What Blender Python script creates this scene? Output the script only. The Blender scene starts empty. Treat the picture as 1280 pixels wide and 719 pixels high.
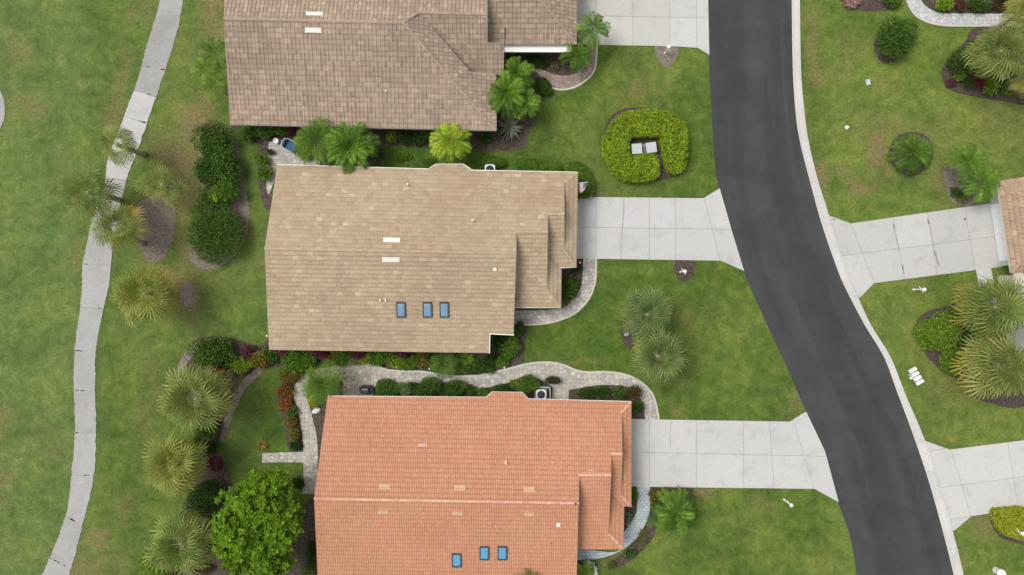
import bpy, math, random
import numpy as np
from mathutils import Vector, Matrix
from mathutils.geometry import tessellate_polygon

random.seed(7)
RNG = np.random.default_rng(11)
scene = bpy.context.scene
COL = scene.collection
R = math.radians

# ------------------------------------------------------------------ camera, sky, sun, exposure
CAM_H = 60.0
FPX = 900.0                       # focal length in photo pixels (photo 1280 wide)
cam_d = bpy.data.cameras.new("camera")
cam_d.sensor_width = 36.0
cam_d.lens = FPX / 1280.0 * 36.0
cam_d.clip_start = 0.5
cam_d.clip_end = 3000.0
cam = bpy.data.objects.new("camera", cam_d)
cam.location = (0, 0, CAM_H)
cam.rotation_euler = (0, 0, 0)
COL.objects.link(cam)
scene.camera = cam

SUN_EL, SUN_AZ = R(62), R(-68)    # sun stands up and to the left of the picture (west-north-west)
world = bpy.data.worlds.new("World")
scene.world = world
world.use_nodes = True
wn = world.node_tree
bg = wn.nodes["Background"]
sky = wn.nodes.new("ShaderNodeTexSky")
sky.sky_type = 'NISHITA'
sky.sun_disc = False
sky.sun_elevation = SUN_EL
sky.sun_rotation = SUN_AZ
sky.air_density = 1.0
sky.dust_density = 3.0
sky.ozone_density = 1.0
hs = wn.nodes.new("ShaderNodeHueSaturation")
hs.inputs["Saturation"].default_value = 0.22
wn.links.new(sky.outputs[0], hs.inputs["Color"])
wn.links.new(hs.outputs[0], bg.inputs["Color"])
bg.inputs["Strength"].default_value = 0.11

sun_d = bpy.data.lights.new("sun", 'SUN')
sun_d.energy = 1.5
sun_d.angle = R(26)
sun_d.color = (1.0, 0.95, 0.88)
sun = bpy.data.objects.new("sun", sun_d)
sd = Vector((math.sin(SUN_AZ) * math.cos(SUN_EL), math.cos(SUN_AZ) * math.cos(SUN_EL), math.sin(SUN_EL)))
sun.rotation_euler = (-sd).to_track_quat('-Z', 'Y').to_euler()
sun.location = (-30, 30, 80)
COL.objects.link(sun)

vs = scene.view_settings
vs.view_transform = 'Standard'
vs.look = 'None'
vs.gamma = 1.0
vs.use_curve_mapping = False
vs.exposure = 0.50
scene.cycles.max_bounces = 6
scene.cycles.diffuse_bounces = 3
scene.cycles.transmission_bounces = 3

# ------------------------------------------------------------------ survey: photo point + height -> place
def P(px, py, z=0.0):
    k = (CAM_H - z) / FPX
    return Vector(((px - 640.0) * k, (359.5 - py) * k, z))

class Plane:
    def __init__(s, p, q, r):
        s.p = Vector(p); s.n = (Vector(q) - s.p).cross(Vector(r) - s.p).normalized()
        if s.n.z < 0: s.n = -s.n
    def at(s, px, py):
        o = Vector((0, 0, CAM_H)); d = Vector(((px - 640.0) / FPX, (359.5 - py) / FPX, -1.0))
        t = (s.p - o).dot(s.n) / d.dot(s.n)
        return o + d * t
    def z(s, x, y):
        return s.p.z - (s.n.x * (x - s.p.x) + s.n.y * (y - s.p.y)) / s.n.z

# ------------------------------------------------------------------ numpy value noise
_NT = RNG.random((256, 256))
def vnoise(x, y, sc):
    x = np.asarray(x) * sc + 37.3; y = np.asarray(y) * sc + 91.7
    xi = np.floor(x).astype(int); yi = np.floor(y).astype(int)
    fx = x - xi; fy = y - yi
    fx = fx * fx * (3 - 2 * fx); fy = fy * fy * (3 - 2 * fy)
    a = _NT[xi % 256, yi % 256]; b = _NT[(xi + 1) % 256, yi % 256]
    c = _NT[xi % 256, (yi + 1) % 256]; d = _NT[(xi + 1) % 256, (yi + 1) % 256]
    return (a * (1 - fx) + b * fx) * (1 - fy) + (c * (1 - fx) + d * fx) * fy
def fnoise(x, y, sc):
    return (vnoise(x, y, sc) * .5 + vnoise(x + 9, y - 4, sc * 2.1) * .3 + vnoise(x - 5, y + 7, sc * 4.3) * .2)

# ------------------------------------------------------------------ materials
MAT = {}
def new_mat(name):
    m = bpy.data.materials.new(name); m.use_nodes = True
    nt = m.node_tree
    b = nt.nodes["Principled BSDF"]
    MAT[name] = m
    return m, nt, b
def N(nt, t, **kw):
    n = nt.nodes.new(t)
    for k, v in kw.items():
        if k in n.inputs.keys() if hasattr(n.inputs, 'keys') else False: n.inputs[k].default_value = v
        else: setattr(n, k, v)
    return n
def L(nt, a, b): nt.links.new(a, b)
def ramp(nt, fac, stops):
    r = nt.nodes.new("ShaderNodeValToRGB")
    while len(r.color_ramp.elements) < len(stops): r.color_ramp.elements.new(0.5)
    for e, (p, c) in zip(r.color_ramp.elements, stops):
        e.position = p; e.color = (*c, 1) if len(c) == 3 else c
    L(nt, fac, r.inputs[0]); return r.outputs[0]
def gray(v): return (v, v, v)
def noise(nt, vec, scale, detail=4, rough=0.6, dist=0.0):
    n = nt.nodes.new("ShaderNodeTexNoise")
    n.inputs["Scale"].default_value = scale; n.inputs["Detail"].default_value = detail
    n.inputs["Roughness"].default_value = rough; n.inputs["Distortion"].default_value = dist
    if vec is not None: L(nt, vec, n.inputs["Vector"])
    return n.outputs["Fac"]
def mix(nt, fac, a, b, mode='MIX'):
    m = nt.nodes.new("ShaderNodeMix"); m.data_type = 'RGBA'; m.blend_type = mode
    for s, v in ((m.inputs[0], fac), (m.inputs[6], a), (m.inputs[7], b)):
        if isinstance(v, (int, float)): s.default_value = v
        elif isinstance(v, (tuple, list)): s.default_value = (*v, 1) if len(v) == 3 else v
        else: L(nt, v, s)
    return m.outputs[2]
def math_(nt, op, a, b=None):
    m = nt.nodes.new("ShaderNodeMath"); m.operation = op
    for i, v in enumerate((a, b)):
        if v is None: continue
        if isinstance(v, (int, float)): m.inputs[i].default_value = v
        else: L(nt, v, m.inputs[i])
    return m.outputs[0]
def bump(nt, b, h, strength=0.3, dist=0.02):
    n = nt.nodes.new("ShaderNodeBump"); n.inputs["Strength"].default_value = strength
    n.inputs["Distance"].default_value = dist
    L(nt, h, n.inputs["Height"]); L(nt, n.outputs[0], b.inputs["Normal"])
def geo_pos(nt): return nt.nodes.new("ShaderNodeNewGeometry").outputs["Position"]
def attr(nt, name):
    a = nt.nodes.new("ShaderNodeAttribute"); a.attribute_name = name; return a

def plain(name, col, rough=0.6, metal=0.0, var=0.0, spec=0.4):
    m, nt, b = new_mat(name)
    b.inputs["Roughness"].default_value = rough; b.inputs["Metallic"].default_value = metal
    b.inputs["Specular IOR Level"].default_value = spec
    pos = geo_pos(nt)
    f = noise(nt, pos, 6.0, 5)
    lo = tuple(c * (1 - var) for c in col); hi = tuple(min(1, c * (1 + var)) for c in col)
    L(nt, ramp(nt, f, [(0.3, lo), (0.7, hi)]), b.inputs["Base Color"])
    return m

# foliage: every leaf carries its own tint
m, nt, b = new_mat("foliage")
a = attr(nt, "tint")
b.inputs["Roughness"].default_value = 0.6; b.inputs["Specular IOR Level"].default_value = 0.16
L(nt, a.outputs["Color"], b.inputs["Base Color"])
tr = nt.nodes.new("ShaderNodeBsdfTranslucent")
L(nt, mix(nt, 1.0, a.outputs["Color"], (1.25, 1.2, 0.7), 'MULTIPLY'), tr.inputs["Color"])
mx = nt.nodes.new("ShaderNodeMixShader"); mx.inputs[0].default_value = 0.36
L(nt, b.outputs[0], mx.inputs[1]); L(nt, tr.outputs[0], mx.inputs[2])
L(nt, mx.outputs[0], nt.nodes["Material Output"].inputs["Surface"])

# tiles: every tile carries its own tint; lichen noise on top
m, nt, b = new_mat("roof_tile")
a = attr(nt, "tint"); pos = geo_pos(nt)
f = noise(nt, pos, 9.0, 6, 0.7)
L(nt, mix(nt, 1.0, a.outputs["Color"], ramp(nt, f, [(0.25, gray(.80)), (0.75, gray(1.14))]), 'MULTIPLY'), b.inputs["Base Color"])
b.inputs["Roughness"].default_value = 0.85; b.inputs["Specular IOR Level"].default_value = 0.25
bump(nt, b, noise(nt, pos, 40, 4), 0.25, 0.01)

# lawn
m, nt, b = new_mat("lawn_grass")
pos = geo_pos(nt); mk = attr(nt, "mask"); sep = nt.nodes.new("ShaderNodeSeparateColor"); L(nt, mk.outputs["Color"], sep.inputs[0])
n1 = noise(nt, pos, 0.30, 5, 0.6); n2 = noise(nt, pos, 1.1, 7, 0.72, 0.5); n3 = noise(nt, pos, 5.0, 6, 0.8); n4 = noise(nt, pos, 16.0, 4, 0.8)
base = ramp(nt, n2, [(0.30, (0.043, 0.088, 0.014)), (0.5, (0.076, 0.129, 0.021)), (0.70, (0.135, 0.182, 0.036))])
light = ramp(nt, n2, [(0.30, (0.090, 0.144, 0.023)), (0.5, (0.147, 0.202, 0.039)), (0.70, (0.228, 0.262, 0.070))])
pale = ramp(nt, n2, [(0.30, (0.080, 0.130, 0.033)), (0.5, (0.124, 0.180, 0.050)), (0.72, (0.188, 0.234, 0.082))])
dry = ramp(nt, n3, [(0.3, (0.145, 0.120, 0.048)), (0.55, (0.215, 0.165, 0.078)), (0.75, (0.310, 0.250, 0.140))])
c = mix(nt, sep.outputs[1], base, light)
c = mix(nt, sep.outputs[2], c, pale)
# broad tonal drift of the turf itself
c = mix(nt, 1.0, c, ramp(nt, n1, [(0.3, (.70, .78, .78)), (0.5, (1, 1, 1)), (0.7, (1.28, 1.17, 1.05))]), 'MULTIPLY')
dm = math_(nt, 'MULTIPLY', sep.outputs[0], ramp(nt, n3, [(0.32, gray(.35)), (0.60, gray(1.45))]))
dmc = nt.nodes.new("ShaderNodeClamp"); L(nt, dm, dmc.inputs[0])
c = mix(nt, dmc.outputs[0], c, dry)
c = mix(nt, 1.0, c, ramp(nt, n3, [(0.28, gray(.66)), (0.5, gray(1.0)), (0.72, gray(1.32))]), 'MULTIPLY')
c = mix(nt, 1.0, c, ramp(nt, n4, [(0.25, gray(.60)), (0.5, gray(1.0)), (0.75, gray(1.40))]), 'MULTIPLY')
L(nt, c, b.inputs["Base Color"])
b.inputs["Roughness"].default_value = 0.85; b.inputs["Specular IOR Level"].default_value = 0.12
bump(nt, b, math_(nt, 'ADD', n4, math_(nt, 'MULTIPLY', n3, 1.5)), 0.6, 0.06)

# mulch
def mulch(name, lo, mid, hi):
    m, nt, b = new_mat(name); pos = geo_pos(nt)
    v = nt.nodes.new("ShaderNodeTexVoronoi"); v.inputs["Scale"].default_value = 14; L(nt, pos, v.inputs["Vector"])
    f = math_(nt, 'ADD', math_(nt, 'MULTIPLY', noise(nt, pos, 3.0, 6, .75), .6), math_(nt, 'MULTIPLY', v.outputs["Distance"], .5))
    L(nt, ramp(nt, f, [(0.3, lo), (0.52, mid), (0.75, hi)]), b.inputs["Base Color"])
    b.inputs["Roughness"].default_value = 0.95; b.inputs["Specular IOR Level"].default_value = 0.1
    bump(nt, b, v.outputs["Distance"], 0.9, 0.06)
mulch("mulch_dark", (0.034, 0.028, 0.022), (0.080, 0.063, 0.050), (0.160, 0.130, 0.106))
mulch("mulch_grey", (0.105, 0.082, 0.068), (0.205, 0.165, 0.140), (0.320, 0.270, 0.235))

# concrete with per-slab tint attribute
def concrete(name, lo, hi, stain_shade, var_amt=0.08, stain_lo=.52):
    m, nt, b = new_mat(name); pos = geo_pos(nt)
    n1 = noise(nt, pos, 0.7, 6, 0.65, 0.3); n2 = noise(nt, pos, 5, 6, 0.7); n3 = noise(nt, pos, 30, 3, 0.7)
    c = ramp(nt, n2, [(0.3, lo), (0.7, hi)])
    c = mix(nt, ramp(nt, n1, [(stain_lo, gray(0)), (0.76, gray(0.55))]), c, stain_shade)
    c = mix(nt, 1.0, c, ramp(nt, n3, [(0.25, gray(.92)), (0.75, gray(1.06))]), 'MULTIPLY')
    a = attr(nt, "tint"); c = mix(nt, 1.0, c, a.outputs["Color"], 'MULTIPLY')
    L(nt, c, b.inputs["Base Color"]); b.inputs["Roughness"].default_value = 0.85; b.inputs["Specular IOR Level"].default_value = 0.25
    bump(nt, b, n3, 0.2, 0.01)
concrete("concrete_drive", (0.475, 0.470, 0.455), (0.525, 0.520, 0.506), (0.330, 0.325, 0.312))
concrete("concrete_path", (0.330, 0.326, 0.317), (0.410, 0.405, 0.395), (0.255, 0.250, 0.242), .1, .42)
concrete("concrete_kerb", (0.470, 0.463, 0.445), (0.560, 0.553, 0.535), (0.380, 0.373, 0.360))

# asphalt with streaks along the carriageway (uv in metres)
m, nt, b = new_mat("asphalt"); pos = geo_pos(nt)
uv = nt.nodes.new("ShaderNodeUVMap"); uv.uv_map = "UVMap"
mp = nt.nodes.new("ShaderNodeMapping"); mp.inputs["Scale"].default_value = (1.0, 0.045, 1); L(nt, uv.outputs[0], mp.inputs[0])
st = noise(nt, mp.outputs[0], 0.42, 2, 0.45, 0.25)
n1 = noise(nt, pos, 0.35, 5, 0.6, 0.5); n2 = noise(nt, pos, 60, 3, 0.8); n3 = noise(nt, pos, 4, 6, .7)
c = ramp(nt, st, [(0.30, (0.041, 0.041, 0.042)), (0.46, (0.046, 0.046, 0.047)), (0.49, (0.052, 0.052, 0.053)), (0.70, (0.060, 0.060, 0.061))])
c = mix(nt, 1.0, c, ramp(nt, n1, [(0.3, gray(.82)), (0.7, gray(1.16))]), 'MULTIPLY')
c = mix(nt, 1.0, c, ramp(nt, n3, [(0.3, gray(.93)), (0.7, gray(1.07))]), 'MULTIPLY')
c = mix(nt, 1.0, c, ramp(nt, n2, [(0.2, gray(.72)), (0.8, gray(1.28))]), 'MULTIPLY')
L(nt, c, b.inputs["Base Color"]); b.inputs["Roughness"].default_value = 0.8; b.inputs["Specular IOR Level"].default_value = 0.3
bump(nt, b, n2, 0.3, 0.01)

# pavers
def pavers(name, cols, grout, scale, metric='CHEBYCHEV'):
    m, nt, b = new_mat(name); pos = geo_pos(nt)
    wob = nt.nodes.new("ShaderNodeVectorMath"); wob.operation = 'SCALE'
    nn = nt.nodes.new("ShaderNodeTexNoise"); nn.inputs["Scale"].default_value = 3; L(nt, pos, nn.inputs["Vector"])
    L(nt, nn.outputs["Color"], wob.inputs[0]); wob.inputs["Scale"].default_value = 0.12
    ad = nt.nodes.new("ShaderNodeVectorMath"); L(nt, pos, ad.inputs[0]); L(nt, wob.outputs[0], ad.inputs[1])
    v = nt.nodes.new("ShaderNodeTexVoronoi"); v.voronoi_dimensions = '2D'; v.inputs["Scale"].default_value = scale; v.distance = metric
    v.inputs["Randomness"].default_value = 0.8
    L(nt, ad.outputs[0], v.inputs["Vector"])
    sp = nt.nodes.new("ShaderNodeSeparateColor"); L(nt, v.outputs["Color"], sp.inputs[0])
    n = len(cols)
    c = ramp(nt, sp.outputs[0], [(i / (n - 1), cc) for i, cc in enumerate(cols)])
    f = noise(nt, pos, 8, 6, .7)
    c = mix(nt, 1.0, c, ramp(nt, f, [(0.25, gray(.78)), (0.75, gray(1.18))]), 'MULTIPLY')
    v2 = nt.nodes.new("ShaderNodeTexVoronoi"); v2.voronoi_dimensions = '2D'; v2.inputs["Scale"].default_value = scale; v2.distance = metric
    v2.feature = 'F2'; v2.inputs["Randomness"].default_value = 0.8; L(nt, ad.outputs[0], v2.inputs["Vector"])
    e = math_(nt, 'SUBTRACT', v2.outputs["Distance"], v.outputs["Distance"])
    g = ramp(nt, e, [(0.02, gray(1)), (0.16, gray(0))])
    c = mix(nt, g, c, grout)
    L(nt, c, b.inputs["Base Color"]); b.inputs["Roughness"].default_value = 0.85; b.inputs["Specular IOR Level"].default_value = 0.25
    bump(nt, b, ramp(nt, e, [(0.0, gray(0)), (0.2, gray(1))]), 0.5, 0.02)
pavers("flagstone", [(0.32, 0.30, 0.27), (0.44, 0.41, 0.355), (0.50, 0.47, 0.42), (0.36, 0.35, 0.33), (0.56, 0.53, 0.48), (0.42, 0.37, 0.32)], (0.28, 0.26, 0.22), 2.8)
pavers("flagstone_warm", [(0.30, 0.265, 0.22), (0.42, 0.375, 0.305), (0.48, 0.44, 0.37), (0.34, 0.32, 0.28), (0.40, 0.33, 0.27)], (0.25, 0.22, 0.18), 3.0)
pavers("brick_paver", [(0.25, 0.18, 0.155), (0.32, 0.24, 0.21), (0.37, 0.30, 0.27), (0.28, 0.21, 0.185)], (0.20, 0.16, 0.14), 4.5)
pavers("grey_paver", [(0.44, 0.44, 0.45), (0.54, 0.54, 0.55), (0.48, 0.475, 0.47), (0.60, 0.60, 0.60), (0.40, 0.41, 0.43)], (0.32, 0.32, 0.32), 3.0)
m, nt, b = new_mat("blue_paver"); pos = geo_pos(nt)
bt = nt.nodes.new("ShaderNodeTexBrick"); L(nt, pos, bt.inputs["Vector"])
bt.inputs["Scale"].default_value = 1.0; bt.inputs["Brick Width"].default_value = 0.34; bt.inputs["Row Height"].default_value = 0.23
bt.inputs["Mortar Size"].default_value = 0.018; bt.inputs["Color1"].default_value = (0.36, 0.42, 0.47, 1); bt.inputs["Color2"].default_value = (0.48, 0.53, 0.55, 1)
bt.inputs["Mortar"].default_value = (0.20, 0.25, 0.29, 1)
f = noise(nt, pos, 1.6, 5, .7)
c = mix(nt, ramp(nt, f, [(0.45, gray(0)), (0.7, gray(.55))]), bt.outputs["Color"], (0.52, 0.50, 0.44))
L(nt, c, b.inputs["Base Color"]); b.inputs["Roughness"].default_value = 0.8
bump(nt, b, bt.outputs["Fac"], -0.3, 0.01)

plain("rust_stain", (0.22, 0.175, 0.125), .95, 0, .35)
plain("joint", (0.20, 0.19, 0.175), .95, 0, .3)
plain("paver_edging", (0.52, 0.50, 0.43), .85, 0, .12)
plain("stucco", (0.74, 0.72, 0.65), .9, 0, .04)
plain("stucco_grey", (0.52, 0.52, 0.49), .9, 0, .05)
plain("white_trim", (0.80, 0.79, 0.77), .5, 0, .06)
plain("cream_trim", (0.55, 0.49, 0.40), .6, 0, .08)
plain("terracotta_trim", (0.46, 0.29, 0.22), .7, 0, .1)
plain("white_paint", (0.80, 0.80, 0.79), .4, 0, .04)
plain("white_metal", (0.70, 0.71, 0.72), .4, 0, .05)
plain("light_metal", (0.46, 0.48, 0.49), .5, .0, .08)
plain("dark_metal", (0.035, 0.037, 0.042), .5, .2, .2)
plain("dark_blue_vinyl", (0.035, 0.040, 0.055), .6, 0, .2)
plain("skylight_frame", (0.075, 0.085, 0.100), .5, .3, .1)
plain("blue_cushion", (0.030, 0.105, 0.230), .7, 0, .15)
plain("bark", (0.17, 0.135, 0.10), .95, 0, .3)
plain("palm_bark", (0.34, 0.295, 0.25), .95, 0, .3)
plain("stone_white", (0.62, 0.61, 0.58), .8, 0, .15)
plain("stone_grey", (0.36, 0.35, 0.33), .9, 0, .2)
plain("vent_white", (0.76, 0.70, 0.64), .6, 0, .04)
plain("vent_beige", (0.53, 0.37, 0.235), .75, 0, .10)
plain("vent_pink", (0.56, 0.36, 0.28), .75, 0, .10)
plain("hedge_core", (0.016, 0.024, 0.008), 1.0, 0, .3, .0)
plain("flag_white", (0.72, 0.72, 0.74), .8, 0, .03)
plain("flag_red", (0.45, 0.05, 0.07), .8, 0, .05)
plain("flag_blue", (0.04, 0.06, 0.20), .8, 0, .05)
plain("door_white", (0.80, 0.82, 0.85), .5, 0, .03)
plain("window_glass", (0.04, 0.05, 0.06), .08, 0, .1, .8)
plain("plastic_grey", (0.30, 0.31, 0.30), .6, 0, .1)
plain("sand", (0.50, 0.46, 0.42), .9, 0, .1)
def glass(name, col):
    m, nt, b = new_mat(name); pos = geo_pos(nt)
    f = noise(nt, pos, 1.2, 4)
    L(nt, ramp(nt, f, [(0.3, tuple(c * .85 for c in col)), (0.7, tuple(c * 1.15 for c in col))]), b.inputs["Base Color"])
    b.inputs["Roughness"].default_value = 0.12; b.inputs["Specular IOR Level"].default_value = 0.6
glass("skylight_glass", (0.17, 0.29, 0.40))
glass("skylight_glass_bright", (0.11, 0.33, 0.52))

# ------------------------------------------------------------------ mesh helpers
def tag(o, label=None, cat=None, group=None, kind=None):
    for k, v in (("label", label), ("category", cat), ("group", group), ("kind", kind)):
        if v: o[k] = v
    return o
def empty(name, loc, label=None, cat=None, group=None, kind=None):
    o = bpy.data.objects.new(name, None); o.location = loc; o.empty_display_size = 0.3
    COL.objects.link(o)
    return tag(o, label, cat, group, kind)
def origin_of(parent):
    v = Vector((0, 0, 0))
    while parent is not None:
        v += parent.location; parent = parent.parent
    return v

def mesh_np(name, V, F, mats, tint=None, parent=None, loc=None, mi=None, smooth=False):
    """V (n,3) world coordinates; F list of (m,k) int arrays; mi per-face material index list matching F."""
    V = np.asarray(V, dtype=np.float64)
    org = np.zeros(3)
    if loc is not None: org = np.array(loc)
    base = np.array(origin_of(parent)) + (org if parent is None else 0)
    if parent is not None: org = np.zeros(3)
    me = bpy.data.meshes.new(name)
    me.vertices.add(len(V)); me.vertices.foreach_set("co", (V - base).astype(np.float32).ravel())
    F = [np.asarray(f, dtype=np.int32) for f in F if len(f)]
    tot = np.concatenate([np.full(len(f), f.shape[1], np.int32) for f in F])
    idx = np.concatenate([f.ravel() for f in F])
    st = np.concatenate([[0], np.cumsum(tot)[:-1]]).astype(np.int32)
    me.loops.add(len(idx)); me.loops.foreach_set("vertex_index", idx)
    me.polygons.add(len(tot)); me.polygons.foreach_set("loop_start", st); me.polygons.foreach_set("loop_total", tot)
    for mm in (mats if isinstance(mats, (list, tuple)) else [mats]):
        me.materials.append(MAT[mm] if isinstance(mm, str) else mm)
    if mi is not None: me.polygons.foreach_set("material_index", np.asarray(mi, dtype=np.int32))
    me.polygons.foreach_set("use_smooth", np.full(len(tot), bool(smooth)))
    me.update(calc_edges=True)
    if tint is not None:
        at = me.attributes.new("tint", 'FLOAT_COLOR', 'POINT')
        t = np.ones((len(V), 4), np.float32); t[:, :3] = tint
        at.data.foreach_set("color", t.ravel())
    o = bpy.data.objects.new(name, me)
    COL.objects.link(o)
    if parent is not None: o.parent = parent
    else: o.location = org
    return o

class MB:
    def __init__(s): s.v = []; s.f = []; s.m = []; s.t = []
    def add(s, vs_, fs, mat=0, tint=(1, 1, 1)):
        n = len(s.v); s.v += [tuple(v) for v in vs_]; s.f += [tuple(i + n for i in f) for f in fs]; s.m += [mat] * len(fs); s.t += [tint] * len(vs_)
    def box(s, c, sx, sy, sz, rz=0, mat=0, bevel=0.0, tint=(1, 1, 1)):
        """box standing on c (centre of its base)"""
        cr, sr = math.cos(rz), math.sin(rz); hx, hy = sx / 2, sy / 2
        def ring(ix, z):
            p = [(-hx + ix, -hy + ix), (hx - ix, -hy + ix), (hx - ix, hy - ix), (-hx + ix, hy - ix)]
            return [(c[0] + x * cr - y * sr, c[1] + x * sr + y * cr, c[2] + z) for x, y in p]
        if bevel > 0:
            v = ring(0, 0) + ring(0, sz - bevel) + ring(bevel, sz); k = 3
        else:
            v = ring(0, 0) + ring(0, sz); k = 2
        f = [(3, 2, 1, 0)]
        for r in range(k - 1):
            for i in range(4): f.append((r * 4 + i, r * 4 + (i + 1) % 4, r * 4 + 4 + (i + 1) % 4, r * 4 + 4 + i))
        f.append(tuple(range((k - 1) * 4, k * 4)))
        s.add(v, f, mat, tint)
    def tube(s, pts, rad, n=8, mat=0, tint=(1, 1, 1), cap=True):
        pts = [Vector(p) for p in pts]
        if not isinstance(rad, (list, tuple)): rad = [rad] * len(pts)
        v = []; f = []
        for i, p in enumerate(pts):
            d = (pts[min(i + 1, len(pts) - 1)] - pts[max(i - 1, 0)]).normalized()
            a = d.cross(Vector((0.31, 0.17, 0.93)))
            if a.length < 1e-4: a = d.cross(Vector((1, 0, 0)))
            a.normalize(); b2 = d.cross(a)
            for k in range(n):
                t = 2 * math.pi * k / n
                v.append(p + (a * math.cos(t) + b2 * math.sin(t)) * rad[i])
        for i in range(len(pts) - 1):
            for k in range(n): f.append((i * n + k, i * n + (k + 1) % n, i * n + n + (k + 1) % n, i * n + n + k))
        if cap: f.append(tuple(range(n - 1, -1, -1))); f.append(tuple(range(len(v) - n, len(v))))
        s.add(v, f, mat, tint)
    def lathe(s, c, prof, n=16, mat=0, tint=(1, 1, 1)):
        v = []; f = []
        for r, z in prof:
            for k in range(n): t = 2 * math.pi * k / n; v.append((c[0] + r * math.cos(t), c[1] + r * math.sin(t), c[2] + z))
        for i in range(len(prof) - 1):
            for k in range(n): f.append((i * n + k, i * n + (k + 1) % n, i * n + n + (k + 1) % n, i * n + n + k))
        f.append(tuple(range(len(v) - n, len(v))))
        s.add(v, f, mat, tint)
    def prism(s, poly, z0, z1, mat=0, tint=(1, 1, 1)):
        """poly: list of (x,y) ccw or cw, vertical sides, top n-gon"""
        a = sum(poly[i][0] * poly[(i + 1) % len(poly)][1] - poly[(i + 1) % len(poly)][0] * poly[i][1] for i in range(len(poly)))
        if a < 0: poly = poly[::-1]
        n = len(poly)
        v = [(x, y, z0) for x, y in poly] + [(x, y, z1) for x, y in poly]
        f = [(i, (i + 1) % n, n + (i + 1) % n, n + i) for i in range(n)]
        tris = tessellate_polygon([[Vector((x, y, 0)) for x, y in poly]])
        for t in tris:
            p = [poly[i] for i in t]
            cr = (p[1][0] - p[0][0]) * (p[2][1] - p[0][1]) - (p[1][1] - p[0][1]) * (p[2][0] - p[0][0])
            if cr < 0: t = t[::-1]
            f.append(tuple(n + i for i in t))
        s.add(v, f, mat, tint)
    def build(s, name, mats, parent=None, loc=None, smooth=False):
        by = {}
        order = []
        for f, m_ in zip(s.f, s.m): by.setdefault(len(f), []).append((f, m_))
        F = []; mi = []
        for k, lst in by.items():
            F.append(np.array([x[0] for x in lst])); mi += [x[1] for x in lst]
        return mesh_np(name, np.array(s.v), F, mats, np.array(s.t), parent, loc, mi, smooth)

def catmull(pts, closed=False, step=6):
    pts = [np.array(p, float) for p in pts]; out = []; n = len(pts)
    rng = range(n if closed else n - 1)
    for i in rng:
        if closed: p0, p1, p2, p3 = pts[(i - 1) % n], pts[i], pts[(i + 1) % n], pts[(i + 2) % n]
        else: p0, p1, p2, p3 = pts[max(i - 1, 0)], pts[i], pts[i + 1], pts[min(i + 2, n - 1)]
        for k in range(step):
            t = k / step
            out.append(.5 * ((2 * p1) + (-p0 + p2) * t + (2 * p0 - 5 * p1 + 4 * p2 - p3) * t * t + (-p0 + 3 * p1 - 3 * p2 + p3) * t ** 3))
    if not closed: out.append(pts[-1])
    return [tuple(o) for o in out]

def inside(poly, x, y):
    """vectorised point in polygon"""
    poly = np.asarray(poly, float); x = np.asarray(x); y = np.asarray(y)
    r = np.zeros(x.shape, bool); j = len(poly) - 1
    for i in range(len(poly)):
        xi, yi = poly[i]; xj, yj = poly[j]
        c = ((yi > y) != (yj > y)) & (x < (xj - xi) * (y - yi) / ((yj - yi) if yj != yi else 1e-12) + xi)
        r ^= c; j = i
    return r

def edge_dist(poly, x, y):
    poly = np.asarray(poly, float); d = np.full(np.shape(x), 1e9)
    for i in range(len(poly)):
        a = poly[i]; b_ = poly[(i + 1) % len(poly)]; ab = b_ - a; l2 = ab @ ab + 1e-12
        t = np.clip(((x - a[0]) * ab[0] + (y - a[1]) * ab[1]) / l2, 0, 1)
        d = np.minimum(d, np.hypot(x - a[0] - t * ab[0], y - a[1] - t * ab[1]))
    return d

def jitter_poly(poly, step=0.12, amp=0.05, seed=0):
    """resample a world polygon and roughen its edge"""
    out = []; n = len(poly)
    for i in range(n):
        a = np.array(poly[i], float); b_ = np.array(poly[(i + 1) % n], float); l = np.linalg.norm(b_ - a)
        if l < 1e-6: continue
        k = max(1, int(l / step)); nrm = np.array([-(b_ - a)[1], (b_ - a)[0]]) / l
        for q in range(k):
            p = a + (b_ - a) * q / k
            d = (fnoise(p[0] + seed * 3.1, p[1], 1.7) - .5) * 2 * amp + (random.random() - .5) * amp * .7
            out.append(tuple(p + nrm * d))
    return out

def wpoly(px): return [tuple(P(*p)[:2]) for p in px]

def sheet(name, px, z, mat, smooth_curve=True, amp=0.05, step=0.14, kind="structure", label=None, thick=0.05, seed=0):
    pts = catmull(px, True, 5) if smooth_curve else px
    poly = jitter_poly(wpoly(pts), step, amp, seed) if amp > 0 else wpoly(pts)
    mb = MB(); mb.prism(poly, z - thick, z)
    o = mb.build(name, [mat]); tag(o, label, None, None, kind); return o

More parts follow.
